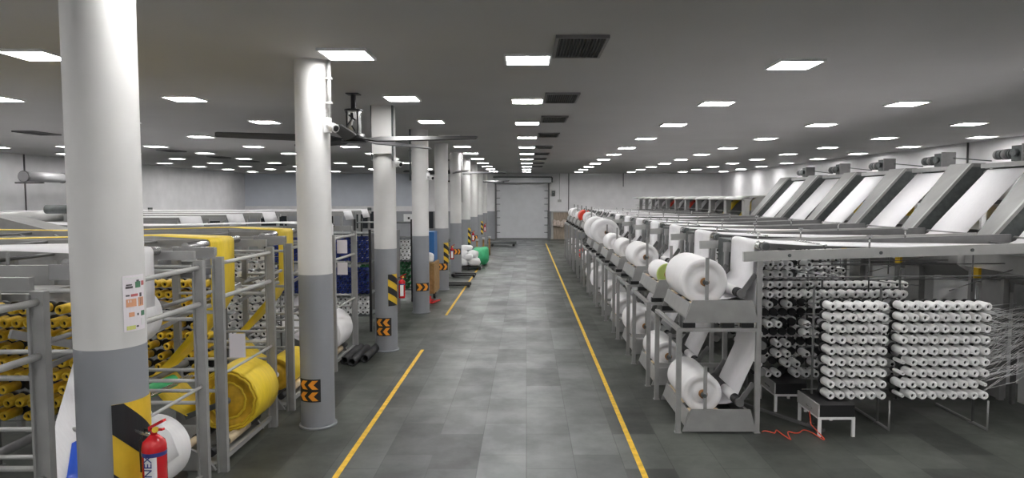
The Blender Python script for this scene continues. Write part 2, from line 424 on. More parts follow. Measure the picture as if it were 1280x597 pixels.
def wrap(mb, r, polys, mi, th=.004, step=6):
    """polys in (angle deg, z), cut in thin vertical strips and bent round the cylinder"""
    for poly in polys:
        a0=min(p[0] for p in poly); a1=max(p[0] for p in poly)
        k=max(1,int((a1-a0)/step))
        for j in range(k):
            lo=a0+(a1-a0)*j/k; hi=a0+(a1-a0)*(j+1)/k
            q=[(p[1],p[0]) for p in poly]; q=clip_poly(q,lo,hi)
            if len(q)<3: continue
            pts=[(a,z) for z,a in q]; n=len(pts)
            v=[((r)*math.cos(math.radians(a)),(r)*math.sin(math.radians(a)),z) for a,z in pts]+[((r+th)*math.cos(math.radians(a)),(r+th)*math.sin(math.radians(a)),z) for a,z in pts]
            mb.add(v,[tuple(range(n)),tuple(range(n,2*n))[::-1]]+[(i,(i+1)%n,n+(i+1)%n,n+i) for i in range(n)],mi)
def hazard_wrap(name,label,i,a0,a1,z0,z1,period,slope,first=0):
    """yellow board with black diagonal stripes bent round column i"""
    mb=MB(); wrap(mb,CR+.004,[[(a0,z0),(a1,z0),(a1,z1),(a0,z1)]],0)
    z=z0-period*3+first
    while z<z1+period*3:
        p=[(a0,z),(a1,z+slope),(a1,z+slope+period/2),(a0,z+period/2)]
        p=clip_poly(p,z0,z1)
        if len(p)>2: wrap(mb,CR+.009,[p],1,th=.003)
        z+=period
    o=obj(name,mb,['hz_y','hz_k'],None,(CX-(.06 if i==0 else 0),cy[i],0)); return tag(o,label,'hazard marking','hazard boards on the columns')
def chevron_board(i,am,hw,z0,rows,dirn,n,label,h=.17):
    """black board with orange chevrons; am centre angle, hw half width (deg)"""
    mb=MB(); wrap(mb,CR+.004,[[(am-hw,z0),(am+hw,z0),(am+hw,z0+h*rows),(am-hw,z0+h*rows)]],0)
    for r in range(rows):
        zb=z0+h*r+.02; zt=z0+h*(r+1)-.02; zm=(zb+zt)/2; w=2*hw/(n+.35)
        for k in range(n):
            s=am-hw+.15*w+k*w
            e=.55*w; tip=.42*w*1.
            if dirn<0:
                P=[[(s,zm),(s+tip,zt),(s+tip+e,zt),(s+e,zm)],[(s,zm),(s+e,zm),(s+tip+e,zb),(s+tip,zb)]]
            else:
                P=[[(s,zt),(s+e,zt),(s+e+tip,zm),(s+tip,zm)],[(s,zb),(s+tip,zm),(s+e+tip,zm),(s+e,zb)]]
            for p in P: wrap(mb,CR+.009,[p],1,th=.003,step=4)
    o=obj('chevron_board',mb,['hz_k','hz_o'],None,(CX-(.06 if i==0 else 0),cy[i],0)); return tag(o,label,'chevron board','chevron boards on the columns')
# column angles: 270 = towards camera, 360 = towards the aisle
hazard_wrap('hazard_board','large yellow and black striped wrap low on nearest column',0,299,392,.85,1.87,.60,-.42,.20)
chevron_board(1,256,41,.41,2,-1,2,'black board, two rows of orange left arrows, on second column')
chevron_board(2,265,42,.36,2,-1,2,'black board, two rows of orange left arrows, on third column',.2)
hazard_wrap('hazard_board','upright striped board on aisle side of third column',2,292,352,1.02,1.72,.30,-.16)
chevron_board(3,292,50,.66,1,1,2,'single row orange right arrows on fourth column',.24)
chevron_board(4,288,47,.74,1,1,2,'single row orange right arrows on fifth column',.26)
hazard_wrap('hazard_board','striped board on aisle side of fifth column',4,292,352,.98,1.75,.30,-.16)
chevron_board(5,292,40,.9,1,1,2,'single row orange right arrows on sixth column',.26)
hazard_wrap('hazard_board','striped board on aisle side of seventh column',6,300,368,.98,1.85,.32,-.2)
chevron_board(7,300,45,.9,1,1,2,'single row orange right arrows on eighth column',.28)
hazard_wrap('hazard_board','striped board on aisle side of ninth column',8,300,368,.98,1.85,.32,-.2)
# extra flat casing and drop pipes on columns
t=tag(obj('column_casing', MB().box(CX-.2,CX+.22,cy[2]-.31,cy[2]-.2,4.35,H), 'column'),'flat pale casing on the top of third column','casing')
tag(obj('casing_edge', MB().box(CX+.225,CX+.255,cy[2]-.31,cy[2]-.2,4.2,H).box(CX-.225,CX-.205,cy[2]-.31,cy[2]-.22,4.2,H),'cast'),'thin dark strips edging the casing of third column','trim')
for i,(dx,dy,z0,m) in enumerate([(.285,-.12,4.55,'steel_l'),(-.25,-.2,3.9,'cast'),(.28,0,3.2,'steel_l')]):
    k=[1,3,5][i]
    a=MB().cyl((CX+dx,cy[k]+dy,z0),(CX+dx,cy[k]+dy,H),.028,n=8)
    for z in (4.75,5.1): a.box(CX+dx-.04,CX+dx+.04,cy[k]+dy-.035,cy[k]+dy+.035,z,z+.03)
    tag(obj('conduit',a,m),['white pipe running down beside second column to camera','dark pipe beside the top of fourth column','pale pipe down the side of sixth column'][i],'conduit')
# security cameras
proto=None
for i,(k,z) in enumerate([(1,4.42),(2,4.15),(3,4.0)]):
    lab='white security camera on the %s column'%ORD[k]
    if proto is None:
        proto=thing('security_camera',lab,'security camera',(CX+.27,cy[k]-.12,z),'security cameras on columns')
        obj('mount',MB().box(-.06,.03,-.05,.05,-.08,.13),'wpaint',proto)
        h=obj('camera_body',MB().cyl((0,0,.02),(.13,-.10,-.03),.058,.062,n=16),'wpaint',proto)
        obj('lens',MB().cyl((.13,-.10,-.03),(.14,-.108,-.034),.042,n=14),'black',h); index_kids()
    else:
        c=copy_tree(proto); c.location=(CX+.27,cy[k]-.12,z); c['label']=lab
# poster
mb=MB(); a0,a1=322,366; z0,z1=2.40,2.82
wrap(mb,CR+.003,[[(a0,z0),(a1,z0),(a1,z1),(a0,z1)]],0)
def pp(u0,u1,v0,v1,mi): wrap(mb,CR+.008,[[(a0+(a1-a0)*u0,z0+(z1-z0)*v0),(a0+(a1-a0)*u1,z0+(z1-z0)*v0),(a0+(a1-a0)*u1,z0+(z1-z0)*v1),(a0+(a1-a0)*u0,z0+(z1-z0)*v1)]],mi,th=.002)
for q in [(.05,.95,.935,.965,6),(.1,.38,.77,.81,5),(.12,.35,.82,.845,5),(.5,.75,.77,.88,1),(.56,.68,.88,.91,5),(.82,.97,.80,.88,2),(.1,.24,.63,.66,5),
          (.3,.6,.62,.665,2),(.7,.8,.60,.67,5),(.1,.52,.44,.58,3),(.17,.3,.52,.56,6),(.62,.9,.43,.59,3),(.7,.83,.45,.58,5),(.2,.42,.26,.34,3),(.55,.62,.27,.31,5),
          (.75,.95,.25,.34,1),(.1,.45,.03,.10,4),(.5,.6,.06,.09,5),(.75,.9,.08,.2,6)]: pp(*q)
tag(obj('safety_poster',mb,['poster','grnpatch','redpatch','orgpatch','ylwpatch','drkpatch','strand'],None,(CX-.06,cy[0],0)),'white paper notice with small coloured pictures on nearest column','poster')

# fire extinguishers
def extinguisher(loc,label,text=False,s=1.,stand=0):
    loc=(loc[0]-.0,loc[1],loc[2])
    t=thing('fire_extinguisher',label,'fire extinguisher',loc,'red fire extinguishers by the columns')
    R=.085*s; h=.50*s
    b=obj('cylinder',MB().lathe((0,0,0),(0,0,1),[(0,.0001),(0,R*.92),(.02,R),(h*.82,R),(h*.90,R*.9),(h*.96,R*.55),(h,R*.3),(h,.0001)],n=24),'ext',t)
    m=MB(); m.cyl((0,0,h*.70),(0,0,h*.76),R+.0015,n=24,caps=False); obj('navy_band',m,'navy',t)
    lb=MB(); 
    for k in range(5):
        a=math.radians(-112+12*k); c=math.radians(-112+12*(k+1)); r=R+.003
        lb.add([(r*math.cos(a),r*math.sin(a),.06*s),(r*math.cos(c),r*math.sin(c),.06*s),(r*math.cos(c),r*math.sin(c),h*.7),(r*math.cos(a),r*math.sin(a),h*.7)],[(0,1,2,3)],0,True)
    obj('label_band',lb,'wpaint',t)
    v=MB(); v.cyl((0,0,h),(0,0,h+.035),.022*s,n=12); v.bar((-.03,0,h+.05),(.10,-.03,h+.12),.03,.02).bar((-.03,0,h+.035),(.09,-.03,h+.05),.028,.014)
    hd=obj('valve_handle',v,'ext',t)
    obj('pressure_gauge',MB().cyl((.03,-.02,h+.045),(.035,-.045,h+.05),.022,n=12),'hz_y',hd)
    obj('hose',MB().tube([(0,.02,h+.02),(-.08,.03,h+.03),(-.12,.03,h-.06),(-.115,.03,.2)],.012),'black',t)
    obj('wall_bracket',MB().bar((-.02,0,h*.98),(-.17,.05,h*1.02),.015,.02),'chrome',t)
    if text:
        for txt,sz,ang,zz in (('KANEX',.085,-92,.09),('ABC POWDER',.026,-62,.12)):
            cu=bpy.data.curves.new('lettering','FONT'); cu.body=txt; cu.size=sz; cu.extrude=.0008; cu.materials.append(M['navy'] if sz>.05 else M['poster'])
            tmp=bpy.data.objects.new('lettering_source',cu); COL.objects.link(tmp)
            bpy.context.view_layer.update()
            me=bpy.data.meshes.new_from_object(tmp.evaluated_get(bpy.context.evaluated_depsgraph_get()))
            bpy.data.objects.remove(tmp); bpy.data.curves.remove(cu)
            o=bpy.data.objects.new('lettering',me); COL.objects.link(o); o.parent=t
            a=math.radians(ang); r=R+.0055
            # baseline runs upward, glyph tops to the left
            nrm=Vector((math.cos(a),math.sin(a),0)); up=Vector((0,0,1)); left=up.cross(nrm)*1
            xax=up; yax=nrm.cross(xax)
            m=Matrix((xax,yax,nrm)).transposed().to_4x4(); m.translation=nrm*r-yax*sz*.35+Vector((0,0,zz))
            o.matrix_local=m
    return t
extinguisher((CX+.335,cy[0]-.16,1.13),'red fire extinguisher with white label beside nearest column',True)
extinguisher((CX+.34,cy[2]+.08,1.16),'small red fire extinguisher on aisle side of third column',s=.85)
extinguisher((CX+.36,cy[4]+.12,1.12),'small red fire extinguisher on aisle side of fifth column',s=.85)
extinguisher((CX+.36,cy[6]+.12,1.15),'tiny red fire extinguisher at the seventh column',s=.85)
extinguisher((CX+.36,cy[8]+.12,1.15),'tiny red fire extinguisher at the ninth column',s=.85)

# yellow aisle lines
for i,(x,ya,yb) in enumerate([(-2.33,3.,14.95),(-2.33,19.4,42.),(1.45,3.,50.)]):
    tag(obj('floor_line',MB().box(x-.036,x+.036,ya,yb,0,.003),'ylw_line'),['nearer yellow line on the floor left of the aisle','farther yellow line on the floor left of the aisle','long yellow line on the floor right of the aisle'][i],'floor line')

# big ceiling fans
proto=None
for i,yy in enumerate((13.0,30.,46.)):
    lab='large dark five-bladed ceiling fan, %s from camera'%ORD[i]
    if proto is None:
        proto=thing('ceiling_fan',lab,'ceiling fan',(-3.3,yy,H),'large ceiling fans')
        obj('rod',MB().cyl((0,0,0),(0,0,-.36),.05,n=12).box(-.12,.12,-.12,.12,-.02,0),'fanblk',proto)
        mh=MB(); mh.lathe((0,0,-.32),(0,0,-1),[(0,.0001),(0,.15),(.04,.155)],n=24)
        mh.lathe((0,0,-.36),(0,0,-1),[(0,.14),(.38,.14),(.40,.12),(.40,.0001)],n=24)
        m=obj('motor_housing',mh,'chromelab',proto)
        cg=MB(); cg.cyl((0,0,-.30),(0,0,-.335),.17,n=24)
        for k in range(4):
            a=PI/4+PI/2*k; cg.bar((.15*math.cos(a),.15*math.sin(a),-.33),(.15*math.cos(a),.15*math.sin(a),-.78),.02,.02)
        cg.bar((-.05,-.15,-.42),(.07,-.15,-.52),.02,.03).bar((-.09,-.15,-.62),(0,-.15,-.5),.02,.02).bar((0,-.15,-.62),(.06,-.15,-.72),.02,.025).box(-.02,.03,-.155,-.145,-.5,-.38)
        obj('cage',cg,'black',m)
        obj('hub',MB().cyl((0,0,-.76),(0,0,-.92),.2,.24,n=24),'black',proto)
        for k in range(5):
            a=math.radians(-10+72*k); c,s_=math.cos(a),math.sin(a)
            bl=MB(); P=[]
            for rr,w,tw in ((.2,.12,.0),(.5,.20,.05),(2.38,.15,.03),(2.42,.11,.02)):
                for sg in (-1,1):
                    for zz in (-.012,.012): P.append((rr*c-sg*w/2*s_*1, rr*s_+sg*w/2*c, -.87+zz+sg*tw))
            F=[]
            for q in range(3):
                A=4*q;B=A+4; F+=[(A,B,B+1,A+1),(A+2,A+3,B+3,B+2),(A,A+2,B+2,B),(A+1,B+1,B+3,A+3)]
            F+=[(0,1,3,2),(12,14,15,13)]
            bl.add(P,F); obj('blade',bl,'fanblk',proto)
        index_kids()
    else:
        c=copy_tree(proto); c.location=(-3.3,yy,H); c['label']=lab; c.rotation_euler=(0,0,[0,.25,-.3][i])

# ------------------------------------------------------------------ rolls
def roll(x,y0,y1,z,R,label,group,mats=('roll','card'),band=None,name='fabric_roll',flare=0,cr=.055):
    t=thing(name,label,'roll',(x,y0,z),group); L=y1-y0
    prof=[(0,cr),(.0,R*.45),(.006,R*.46),(.006,R*.7),(0,R*.71),(.0,R-.012),(.012,R),(L-.012,R),(L,R-.012),(L,cr)]
    obj('film' if mats[0]!='yellow' else 'fabric',MB().lathe((0,0,0),(0,1,0),prof,n=40,mis=[(1 if len(mats)>2 else 0)]*5+[0]*3+[(1 if len(mats)>2 else 0)]),[mats[0]]+([mats[2]] if len(mats)>2 else []),t)
    c=obj('core',MB().lathe((0,-.06,0),(0,1,0),[(0,cr*.7),(0,cr),(L+.12,cr),(L+.12,cr*.7),(0,cr*.7)],n=20),mats[1],t)
    obj('chuck',MB().cyl((0,-.11,0),(0,.1,0),cr*.68,n=14).cyl((0,-.14,0),(0,-.10,0),cr*.45,n=12),'cast',c)
    if band:
        obj('colour_wrap',MB().cyl((0,-.004,0),(0,.07,0),R*.98,R*1.004,n=40).lathe((0,-.01,0),(0,1,0),[(0,R*.93),(0,R*1.0),(.05,R*1.01)],n=40),band,t)
    return t

# ------------------------------------------------------------------ right side machines
P=2.42; Y0=9.58
def stand_mesh(t, dz=0):
    z1=1.53+dz
    for x,zt in ((2.2,z1),(3.34,2.5)):
        for y in (.03,1.65):
            obj('leg',MB().box(x-.035,x+.035,y-.03,y+.03,0,zt).box(x-.05,x+.05,y-.045,y+.045,0,.012),'steel',t)
    f=MB()
    for y in (.03,1.65): f.box(2.235,3.305,y-.028,y+.028,z1-.05,z1)
    f.box(2.165,2.235,.06,1.62,z1-.05,z1); f.box(3.305,3.375,.06,1.62,z1-.05,z1)
    obj('rear_rail',MB().box(2.235,3.305,1.625,1.675,.55+dz,.62+dz),'steel',t)
    obj('top_frame',f,'steel',t)
    for nm,zb in (('upper_trough',1.59+dz),('lower_trough',.0+dz*.85)):
        m=MB()
        for y in (.0,1.55):
            m.prism([(2.26,zb+.02),(3.33,zb+.02),(3.24,zb+.345),(2.38,zb+.345)],y,y+.03)
        m.prism([(2.29,zb+.10),(2.335,zb+.10),(2.385,zb+.29),(2.345,zb+.30)],.03,1.55)
        m.prism([(3.25,zb+.05),(3.29,zb+.05),(3.25,zb+.3),(3.21,zb+.3)],.03,1.55)
        m.box(2.36,3.24,.03,1.55,zb+.02,zb+.05)
        u=obj(nm,m,'steel',t)
        ft=MB()
        if zb>.5:
            for x in (2.34,2.9,3.18): ft.box(x-.09,x+.09,.02,.1,zb-.055,zb+.02).box(x-.09,x+.09,1.5,1.58,zb-.055,zb+.02)
        ft.box(2.40,3.2,.06,1.52,zb+.05,zb+.12)
        parts('pad',ft,'black',u)
        for k,x in enumerate((2.40,2.80)):
            r=MB(); zz=zb+.24
            r.cyl((x,.05,zz),(x,1.5,zz),.055,n=16,mi=0)
            r.cyl((x,.25,zz),(x,.5,zz),.06,n=16,mi=1).cyl((x,.75,zz),(x,1.0,zz),.06,n=16,mi=1)
            obj('support_roller',r,['cream','dark'] if k==0 else ['cream','steel_d'],u)
        obj('stop_bar',MB().box(2.585,2.635,.10,.125,zb+.30,zb+.95),'steel',u)
        r=MB(); zz=zb+.43; r.cyl((3.10,.12,zz),(3.10,1.45,zz),.07,n=18,mi=0).cyl((3.10,.3,zz),(3.10,.8,zz),.074,n=18,mi=1).cyl((3.10,.04,zz),(3.10,.12,zz),.06,n=16,mi=2)
        obj('press_roller',r,['dark','roll','steel_d'],u)
        a=MB(); a.bar((3.10,.08,zz),(3.30,.08,zz+.28),.03,.07); a.bar((3.10,1.49,zz),(3.30,1.49,zz+.28),.03,.07); parts('swing_arm',a,'steel_d',u)
    d=MB(); d.box(3.40,3.62,1.70,2.34,1.6,2.70).box(3.38,3.45,1.78,1.95,1.1,1.55); obj('drive_housing',d,'cast',t)
    d=MB(); 
    for zz in (1.2,1.0,.8): d.cyl((3.52,.35,zz),(3.52,1.5,zz),.06,n=14)
    parts('nip_roller',d,['steel_d'],t)
    c=MB(); c.box(3.28,3.40,1.60,1.64,2.5,2.66); parts('roller_bracket',c,'steel',t)
protos={}
def winder(k,y0,dz,lab):
    if dz not in protos:
        t=thing('winder_stand',lab,'winder stand',(0,y0,0),'two-level winder stands right of the aisle')
        stand_mesh(t,dz); index_kids(); protos[dz]=t; return t
    c=copy_tree(protos[dz]); c.location=(0,y0,0); c['label']=lab; return c
UR=[.34,.20,.285,.26,.26,.43,.43, .25,.27,.22,.28,.25]
LR=[.285,.27,.35,.31,.33,.42,.36, .28,.24,.26,.3,.25]
def seat(zr,R,half=.2): return zr+math.sqrt((R+.058)**2-half*half)
NR=12
def yk(k): return Y0+P*k if k<7 else Y0+P*k+.4
for k in range(NR):
    far=k>=7; dz=.5 if far else 0; y0=yk(k)
    winder(k,y0,dz,'grey steel two-level winder stand, %s from camera right of the aisle'%ORD[k])
    for up,RR in ((1,UR),(0,LR)):
        R=RR[k]; zr=(1.83+dz) if up else (.24+dz*.85); z=seat(zr,R)
        red=(k==8); mats=('red','card') if (red) else ('roll','card')
        lab='%s %sroll of film on the %s tray of the %s winder stand'%('red' if red else 'white','thick ' if R>.4 else 'half-used ' if R<.24 else '','upper' if up else 'lower',ORD[k])
        if k==1 and up: lab='small white roll with lime edge on the upper tray of the second stand'
        ya=y0+.22; yb=y0+1.35
        if k==1 and up: ya+=.1; yb-=.1
        x=2.60
        roll(x,ya,yb,z,R,lab,'rolls on the right winder stands',mats,band='lime' if (k==1 and up) else None,cr=.06 if not (k==1 and up) else .07)
# gantries and webs
def gantry(t,x1=8.05):
    f=lambda x:2.56+.03*(x-3.1)
    for y in (.03,1.62):
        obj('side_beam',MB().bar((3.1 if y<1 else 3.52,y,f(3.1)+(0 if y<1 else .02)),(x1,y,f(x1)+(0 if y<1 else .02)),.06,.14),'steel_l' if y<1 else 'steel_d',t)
    b=MB()
    for x in (4.2,5.4,6.6,7.7):
        b.box(x-.02,x+.02,.06,1.59,f(x)-.06,f(x)-.02)
    parts('cross_bar',b,'steel_d',t)
    p=MB()
    for x,y in ((3.85,1.62),(4.9,.03),(6.3,1.62)): p.cyl((x,y,f(x)+.07),(x,y,f(x)+.24),.014,n=8).box(x-.03,x+.03,y-.03,y+.03,f(x)+.22,f(x)+.25)
    p.cyl((4.4,.3,f(4.4)+.1),(4.4,1.4,f(4.4)+.1),.02,n=8)
    parts('guide_pin',p,'chrome',t)
    bo=MB()
    for x in (3.75,5.05,6.35,7.6): bo.cyl((x,-.012,f(x)),(x,.0,f(x)),.025,n=10)
    parts('bolt',bo,'cast',t)
    r=MB(); r.cyl((3.44,.18,2.70),(3.44,1.55,2.70),.065,n=20,mi=0).cyl((3.44,.06,2.70),(3.44,.18,2.70),.05,n=16,mi=1).cyl((3.44,1.55,2.70),(3.44,1.6,2.70),.05,n=16,mi=1)
    obj('guide_roller',r,['chrome','cast'],t)
    g=MB()
    for y,z in ((.35,2.22),(.8,2.12),(1.3,2.3),(1.35,2.05)): g.cyl((3.6,y,z),(x1-.1,y,z+.04),.009,n=6)
    g.cyl((4.0,.4,2.3),(6.4,1.2,1.98),.008,n=6).cyl((6.3,.4,2.02),(7.9,1.2,2.28),.008,n=6)
    for x in (5.3,6.9): g.cyl((x,.8,1.95),(x,.8,f(x)-.03),.012,n=6)
    parts('guide_rod',g,'steel_d',t)
    l=MB()
    for y in (.03,1.62): l.box(x1-.1,x1-.02,y-.04,y+.04,0,f(x1)-.05)
    parts('rear_leg',l,'steel',t)
def arc(cx,cz,r,a0,a1,n=6): return [(cx+r*math.cos(math.radians(a0+(a1-a0)*i/n)),cz+r*math.sin(math.radians(a0+(a1-a0)*i/n))) for i in range(n+1)]
gp=None; wp=None; wp2=None
for k in range(NR):
    y0=yk(k); lab='grey gantry frame above the %s row of bobbins right of the aisle'%ORD[k]
    if gp is None:
        gp=thing('gantry',lab,'gantry',(0,y0,0),'gantries over the right machines'); gantry(gp); index_kids()
    else:
        c=copy_tree(gp); c.location=(0,y0,0); c['label']=lab
    lab='white fabric web from the %s ramp across the gantry to the upper roll'%ORD[k]
    if wp is None:
        top=[(9.17,3.96),(8.14,2.84),(8.03,2.70),(7.88,2.64),(6,2.66),(4.9,2.68),(4.1,2.70)]
        path=top+[(3.6,2.73),(3.5,2.765)]+arc(3.44,2.70,.072,80,180,5)+[(3.35,2.2),(3.25,2.09)]+[(3.12,1.935),(2.98,1.90),(2.72,1.885)]
        wp=obj('fabric_web',MB().sheet(path,.36,1.46,.006),'fabric',None,(0,y0,0)); tag(wp,lab,'fabric web','white fabric webs on the right')
        path=arc(3.55,2.62,.05,60,160,3)+[(3.50,1.4),(3.42,1.0),(3.2,.5),(3.14,.335),(3.0,.31),(2.7,.30)]
        wp2=obj('fabric_web',MB().sheet(path,.40,1.40,.006),'fabric',None,(0,y0,0)); tag(wp2,'white fabric web hanging to the lower roll of the first stand','fabric web','white fabric webs on the right')
    else:
        if k<6:
            c=wp.copy(); COL.objects.link(c); c.location=(0,y0,0); c['label']=lab
            c=wp2.copy(); COL.objects.link(c); c.location=(0,y0,0); c['label']='white fabric web hanging to the lower roll of the %s stand'%ORD[k]
        else:
            path=[(8.0,2.70),(6,2.70),(3.6,2.73),(3.5,2.765)]+arc(3.44,2.70,.072,80,180,5)+[(3.35,2.5)]
            o=obj('fabric_web',MB().sheet(path,.36,1.46,.006),'fabric',None,(0,y0,0)); tag(o,'white fabric web over the far gantry of the %s stand'%ORD[k],'fabric web','white fabric webs on the right')

# ramps with gear motors
def ramp(t):
    # sloping box between neighbouring webs
    b=MB(); pts=[(7.86,2.70,2.24),(9.10,4.11,2.56),(9.42,4.11,2.56),(9.58,3.9,2.52),(8.45,2.5,2.2),(7.86,2.5,2.2)]
    b.add([(x,1.90,z) for x,z,y in pts]+[(x,y,z) for x,z,y in pts],[tuple(range(6)),tuple(range(11,5,-1))]+[(i,6+i,6+(i+1)%6,(i+1)%6) for i in range(6)])
    parts('yellow_plate',MB().prism([(8.50,2.78),(8.54,2.76),(8.80,3.10),(8.76,3.12)],2.30,2.62).prism([(8.9,3.4),(8.94,3.38),(9.05,3.56),(9.01,3.58)],2.6,2.72),'ylwpanel',t); obj('sloping_box',b,'steel_m',t)
    sl=MB(); sl.prism([(7.86,2.70),(9.10,4.11),(9.14,4.07),(7.90,2.65)],1.84,1.90); obj('side_flange',sl,'steel',t)
    obj('shaded_side',MB().prism([(7.92,2.68),(9.11,4.03),(9.38,4.03),(9.45,3.9),(8.4,2.56),(7.92,2.56)],1.88,1.898),'cast',t)  # dark plate: shade on the box's near side put into its colour
    obj('recessed_plate',MB().prism([(8.2,2.5),(9.3,3.78),(9.45,3.75),(8.4,2.5)],1.5,1.88),'steel_d',t)
    u=MB(); u.box(9.12,9.42,-.05,1.6,3.99,4.08).box(9.36,9.42,-.05,1.6,3.86,3.99); obj('top_bar',u,'steel',t)
    r=MB(); r.cyl((9.22,.1,3.90),(9.22,1.58,3.90),.06,n=16); r.cyl((8.10,.1,2.72),(8.10,1.58,2.72),.05,n=14); parts('guide_roller',r,'steel_d',t)
    m=MB(); m.cyl((9.3,1.32,4.24),(9.3,.86,4.24),.085,n=18)
    for q in range(6): m.cyl((9.3,.90+.06*q,4.24),(9.3,.925+.06*q,4.24),.1,n=16)
    g=obj('gear_motor',m,'cast',t)
    obj('end_cap',MB().cyl((9.3,1.32,4.24),(9.3,1.40,4.24),.095,n=18).cyl((9.3,1.05,4.24),(9.3,1.17,4.24),.103,n=18),'steel_d',g)
    obj('gearbox',MB().box(9.18,9.42,.54,.84,4.09,4.38).cyl((9.17,.69,4.24),(9.10,.69,4.24),.07,n=16),'cast',g)
    obj('gearbox_plate',MB().box(9.15,9.45,.50,.54,4.08,4.40),'steel_d',g)
    obj('drive_rod',MB().cyl((9.40,.5,4.27),(9.62,-.4,4.16),.012,n=8),'cast',g)
    parts('mid_bar',MB().box(9.0,9.06,.05,1.58,3.28,3.36).box(8.5,8.56,.05,1.58,2.70,2.80),'steel_d',t)
    w=MB(); w.prism([(9.75,2.5),(9.8,2.5),(9.8,3.7),(9.75,3.7)],.1,2.3); obj('rear_panel',w,'wpaint',t)
    y=MB(); y.prism([(9.55,2.95),(9.62,2.95),(9.62,3.35),(9.55,3.35)],.0,.42).prism([(9.4,3.0),(9.45,3.0),(9.5,3.3),(9.45,3.3)],-.35,-.05); parts('guard_panel',y,'ylwpanel',t)
    h=MB(); h.prism([(7.75,2.48),(9.9,2.48),(9.9,1.9),(8.5,1.75),(7.75,2.2)],.08,2.3); obj('lower_housing',h,'steel_l',t)
    y=MB(); y.box(7.70,7.75,1.85,2.03,2.02,2.2); parts('guard_panel',y,'ylwpanel',t)
    c=MB(); c.box(8.2,9.9,.2,1.5,0,1.85); obj('cabinet',c,'wpaint',t)
    l=MB(); l.box(8.0,8.14,1.7,2.2,0,2.0).box(9.7,9.85,1.7,1.84,0,2.5); parts('leg',l,'steel',t)
rp=None
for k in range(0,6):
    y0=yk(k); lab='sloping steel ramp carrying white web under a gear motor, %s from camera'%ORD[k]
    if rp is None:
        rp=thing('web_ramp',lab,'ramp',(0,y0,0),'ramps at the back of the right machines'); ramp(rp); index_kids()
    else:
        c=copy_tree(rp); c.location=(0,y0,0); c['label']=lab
# far covered ramps
def far_ramp(t,wm,first=False):
    obj('side_post',MB().prism([(8.05,2.45),(8.05,3.28),(8.0,3.36),(8.35,3.40),(8.25,3.25),(8.22,2.45)],0,.34),'steel_l',t)
    obj('cover',MB().sheet([(7.92,3.33),(8.0,3.40),(8.25,3.45),(9.6,3.47)],0,2.28,.035),'steel_l',t)
    obj('bottom_bar',MB().box(8.0,8.12,0,2.28,2.42,2.52),'steel_d',t)
    obj('mid_bar',MB().box(8.12,8.16,.34,2.28,2.86,2.89),'steel_l',t)
    obj('web',MB().sheet([(8.14,2.54),(8.22,2.60),(8.36,2.85),(8.60,3.15),(8.9,3.40)],.5,1.35,.01),wm,t)
    obj('rear_panel',MB().box(9.6,9.66,.0,2.28,2.4,3.42),'steel_d',t)
    obj('floor_plate',MB().box(8.12,9.6,0,2.28,2.42,2.46),'steel_d',t)
    parts('leg',MB().box(8.06,8.2,.1,.25,0,2.44).box(9.4,9.55,.1,.25,0,2.41),'steel',t)
    if first:
        obj('end_plate',MB().prism([(8.25,2.45),(8.30,3.28),(8.5,3.43),(9.1,3.45),(9.6,3.2),(9.6,2.45),(9.3,2.45),(9.3,3.1),(8.55,3.1),(8.5,2.45)],-.06,-.01),'steel',t)
        obj('yellow_panel',MB().prism([(8.75,2.5),(9.05,2.5),(9.2,3.08),(8.9,3.08)],-.12,-.07),'ylwpanel',t)
for j in range(11):
    wm='yellow' if j in (0,1) else 'red' if j in (4,6) else 'fabric'
    t=thing('covered_ramp','covered ramp bay with %s web, %s from its near end'%({'yellow':'yellow','red':'red','fabric':'white'}[wm],ORD[j]),'ramp',(0,24.9+2.3*j,0),'covered ramps of the far machine')
    far_ramp(t,wm,j==0)

# ------------------------------------------------------------------ bobbins and creels
def bobbin_proto(name,m,label):
    b=MB(); r=.057
    b.lathe((0,0,0),(0,1,0),[(.04,.026),(0,.028),(0,.050),(.012,r),(.24,r+.004),(.25,r-.004),(.25,.02)],n=14)
    o=obj(name,b,m); o['label']=label
    c=MB(); c.lathe((0,.035,0),(0,1,0),[(0,.0001),(0,.0275),(.20,.02)],n=10)
    c.lathe((0,.25,0),(0,1,0),[(0,.0001),(.0,.052),(.02,.072),(.06,.072),(.08,.03),(.11,.012),(.11,.0001)],n=14)
    obj('spindle_holder',c,'black',o); index_kids(); return o
BW=None; BY=None; BM={}
def put_bobbin(kind,x,y,z,label,group,s=1.,name='yarn_bobbin'):
    if kind not in BM:
        o=bobbin_proto(name,{'w':'bob','y':'boby'}[kind],label); BM[kind]=o
    else: o=copy_tree(BM[kind])
    o.location=(x,y,z); o.scale=(s,1,s) if s!=1 else (1,1,1)
    o['label']=label; o['category']='yarn bobbin'; o['group']=group
    return o
def many(cells, m, label, group, name='yarn_bobbins'):
    b=MB()
    for x,y,z,full in cells:
        if full: b.lathe((x,y,z),(x,y+1,z),[(.03,.0001),(.03,.024),(0,.026),(0,.050),(.012,.061),(.25,.063)],n=10,mis=[1,1,0,0,0])
        b.cyl((x,y+.25,z),(x,y+.33,z),.066,n=10,mi=1)
    o=obj(name,b,[m,'black']); return tag(o,label,'yarn bobbins',group,'stuff')
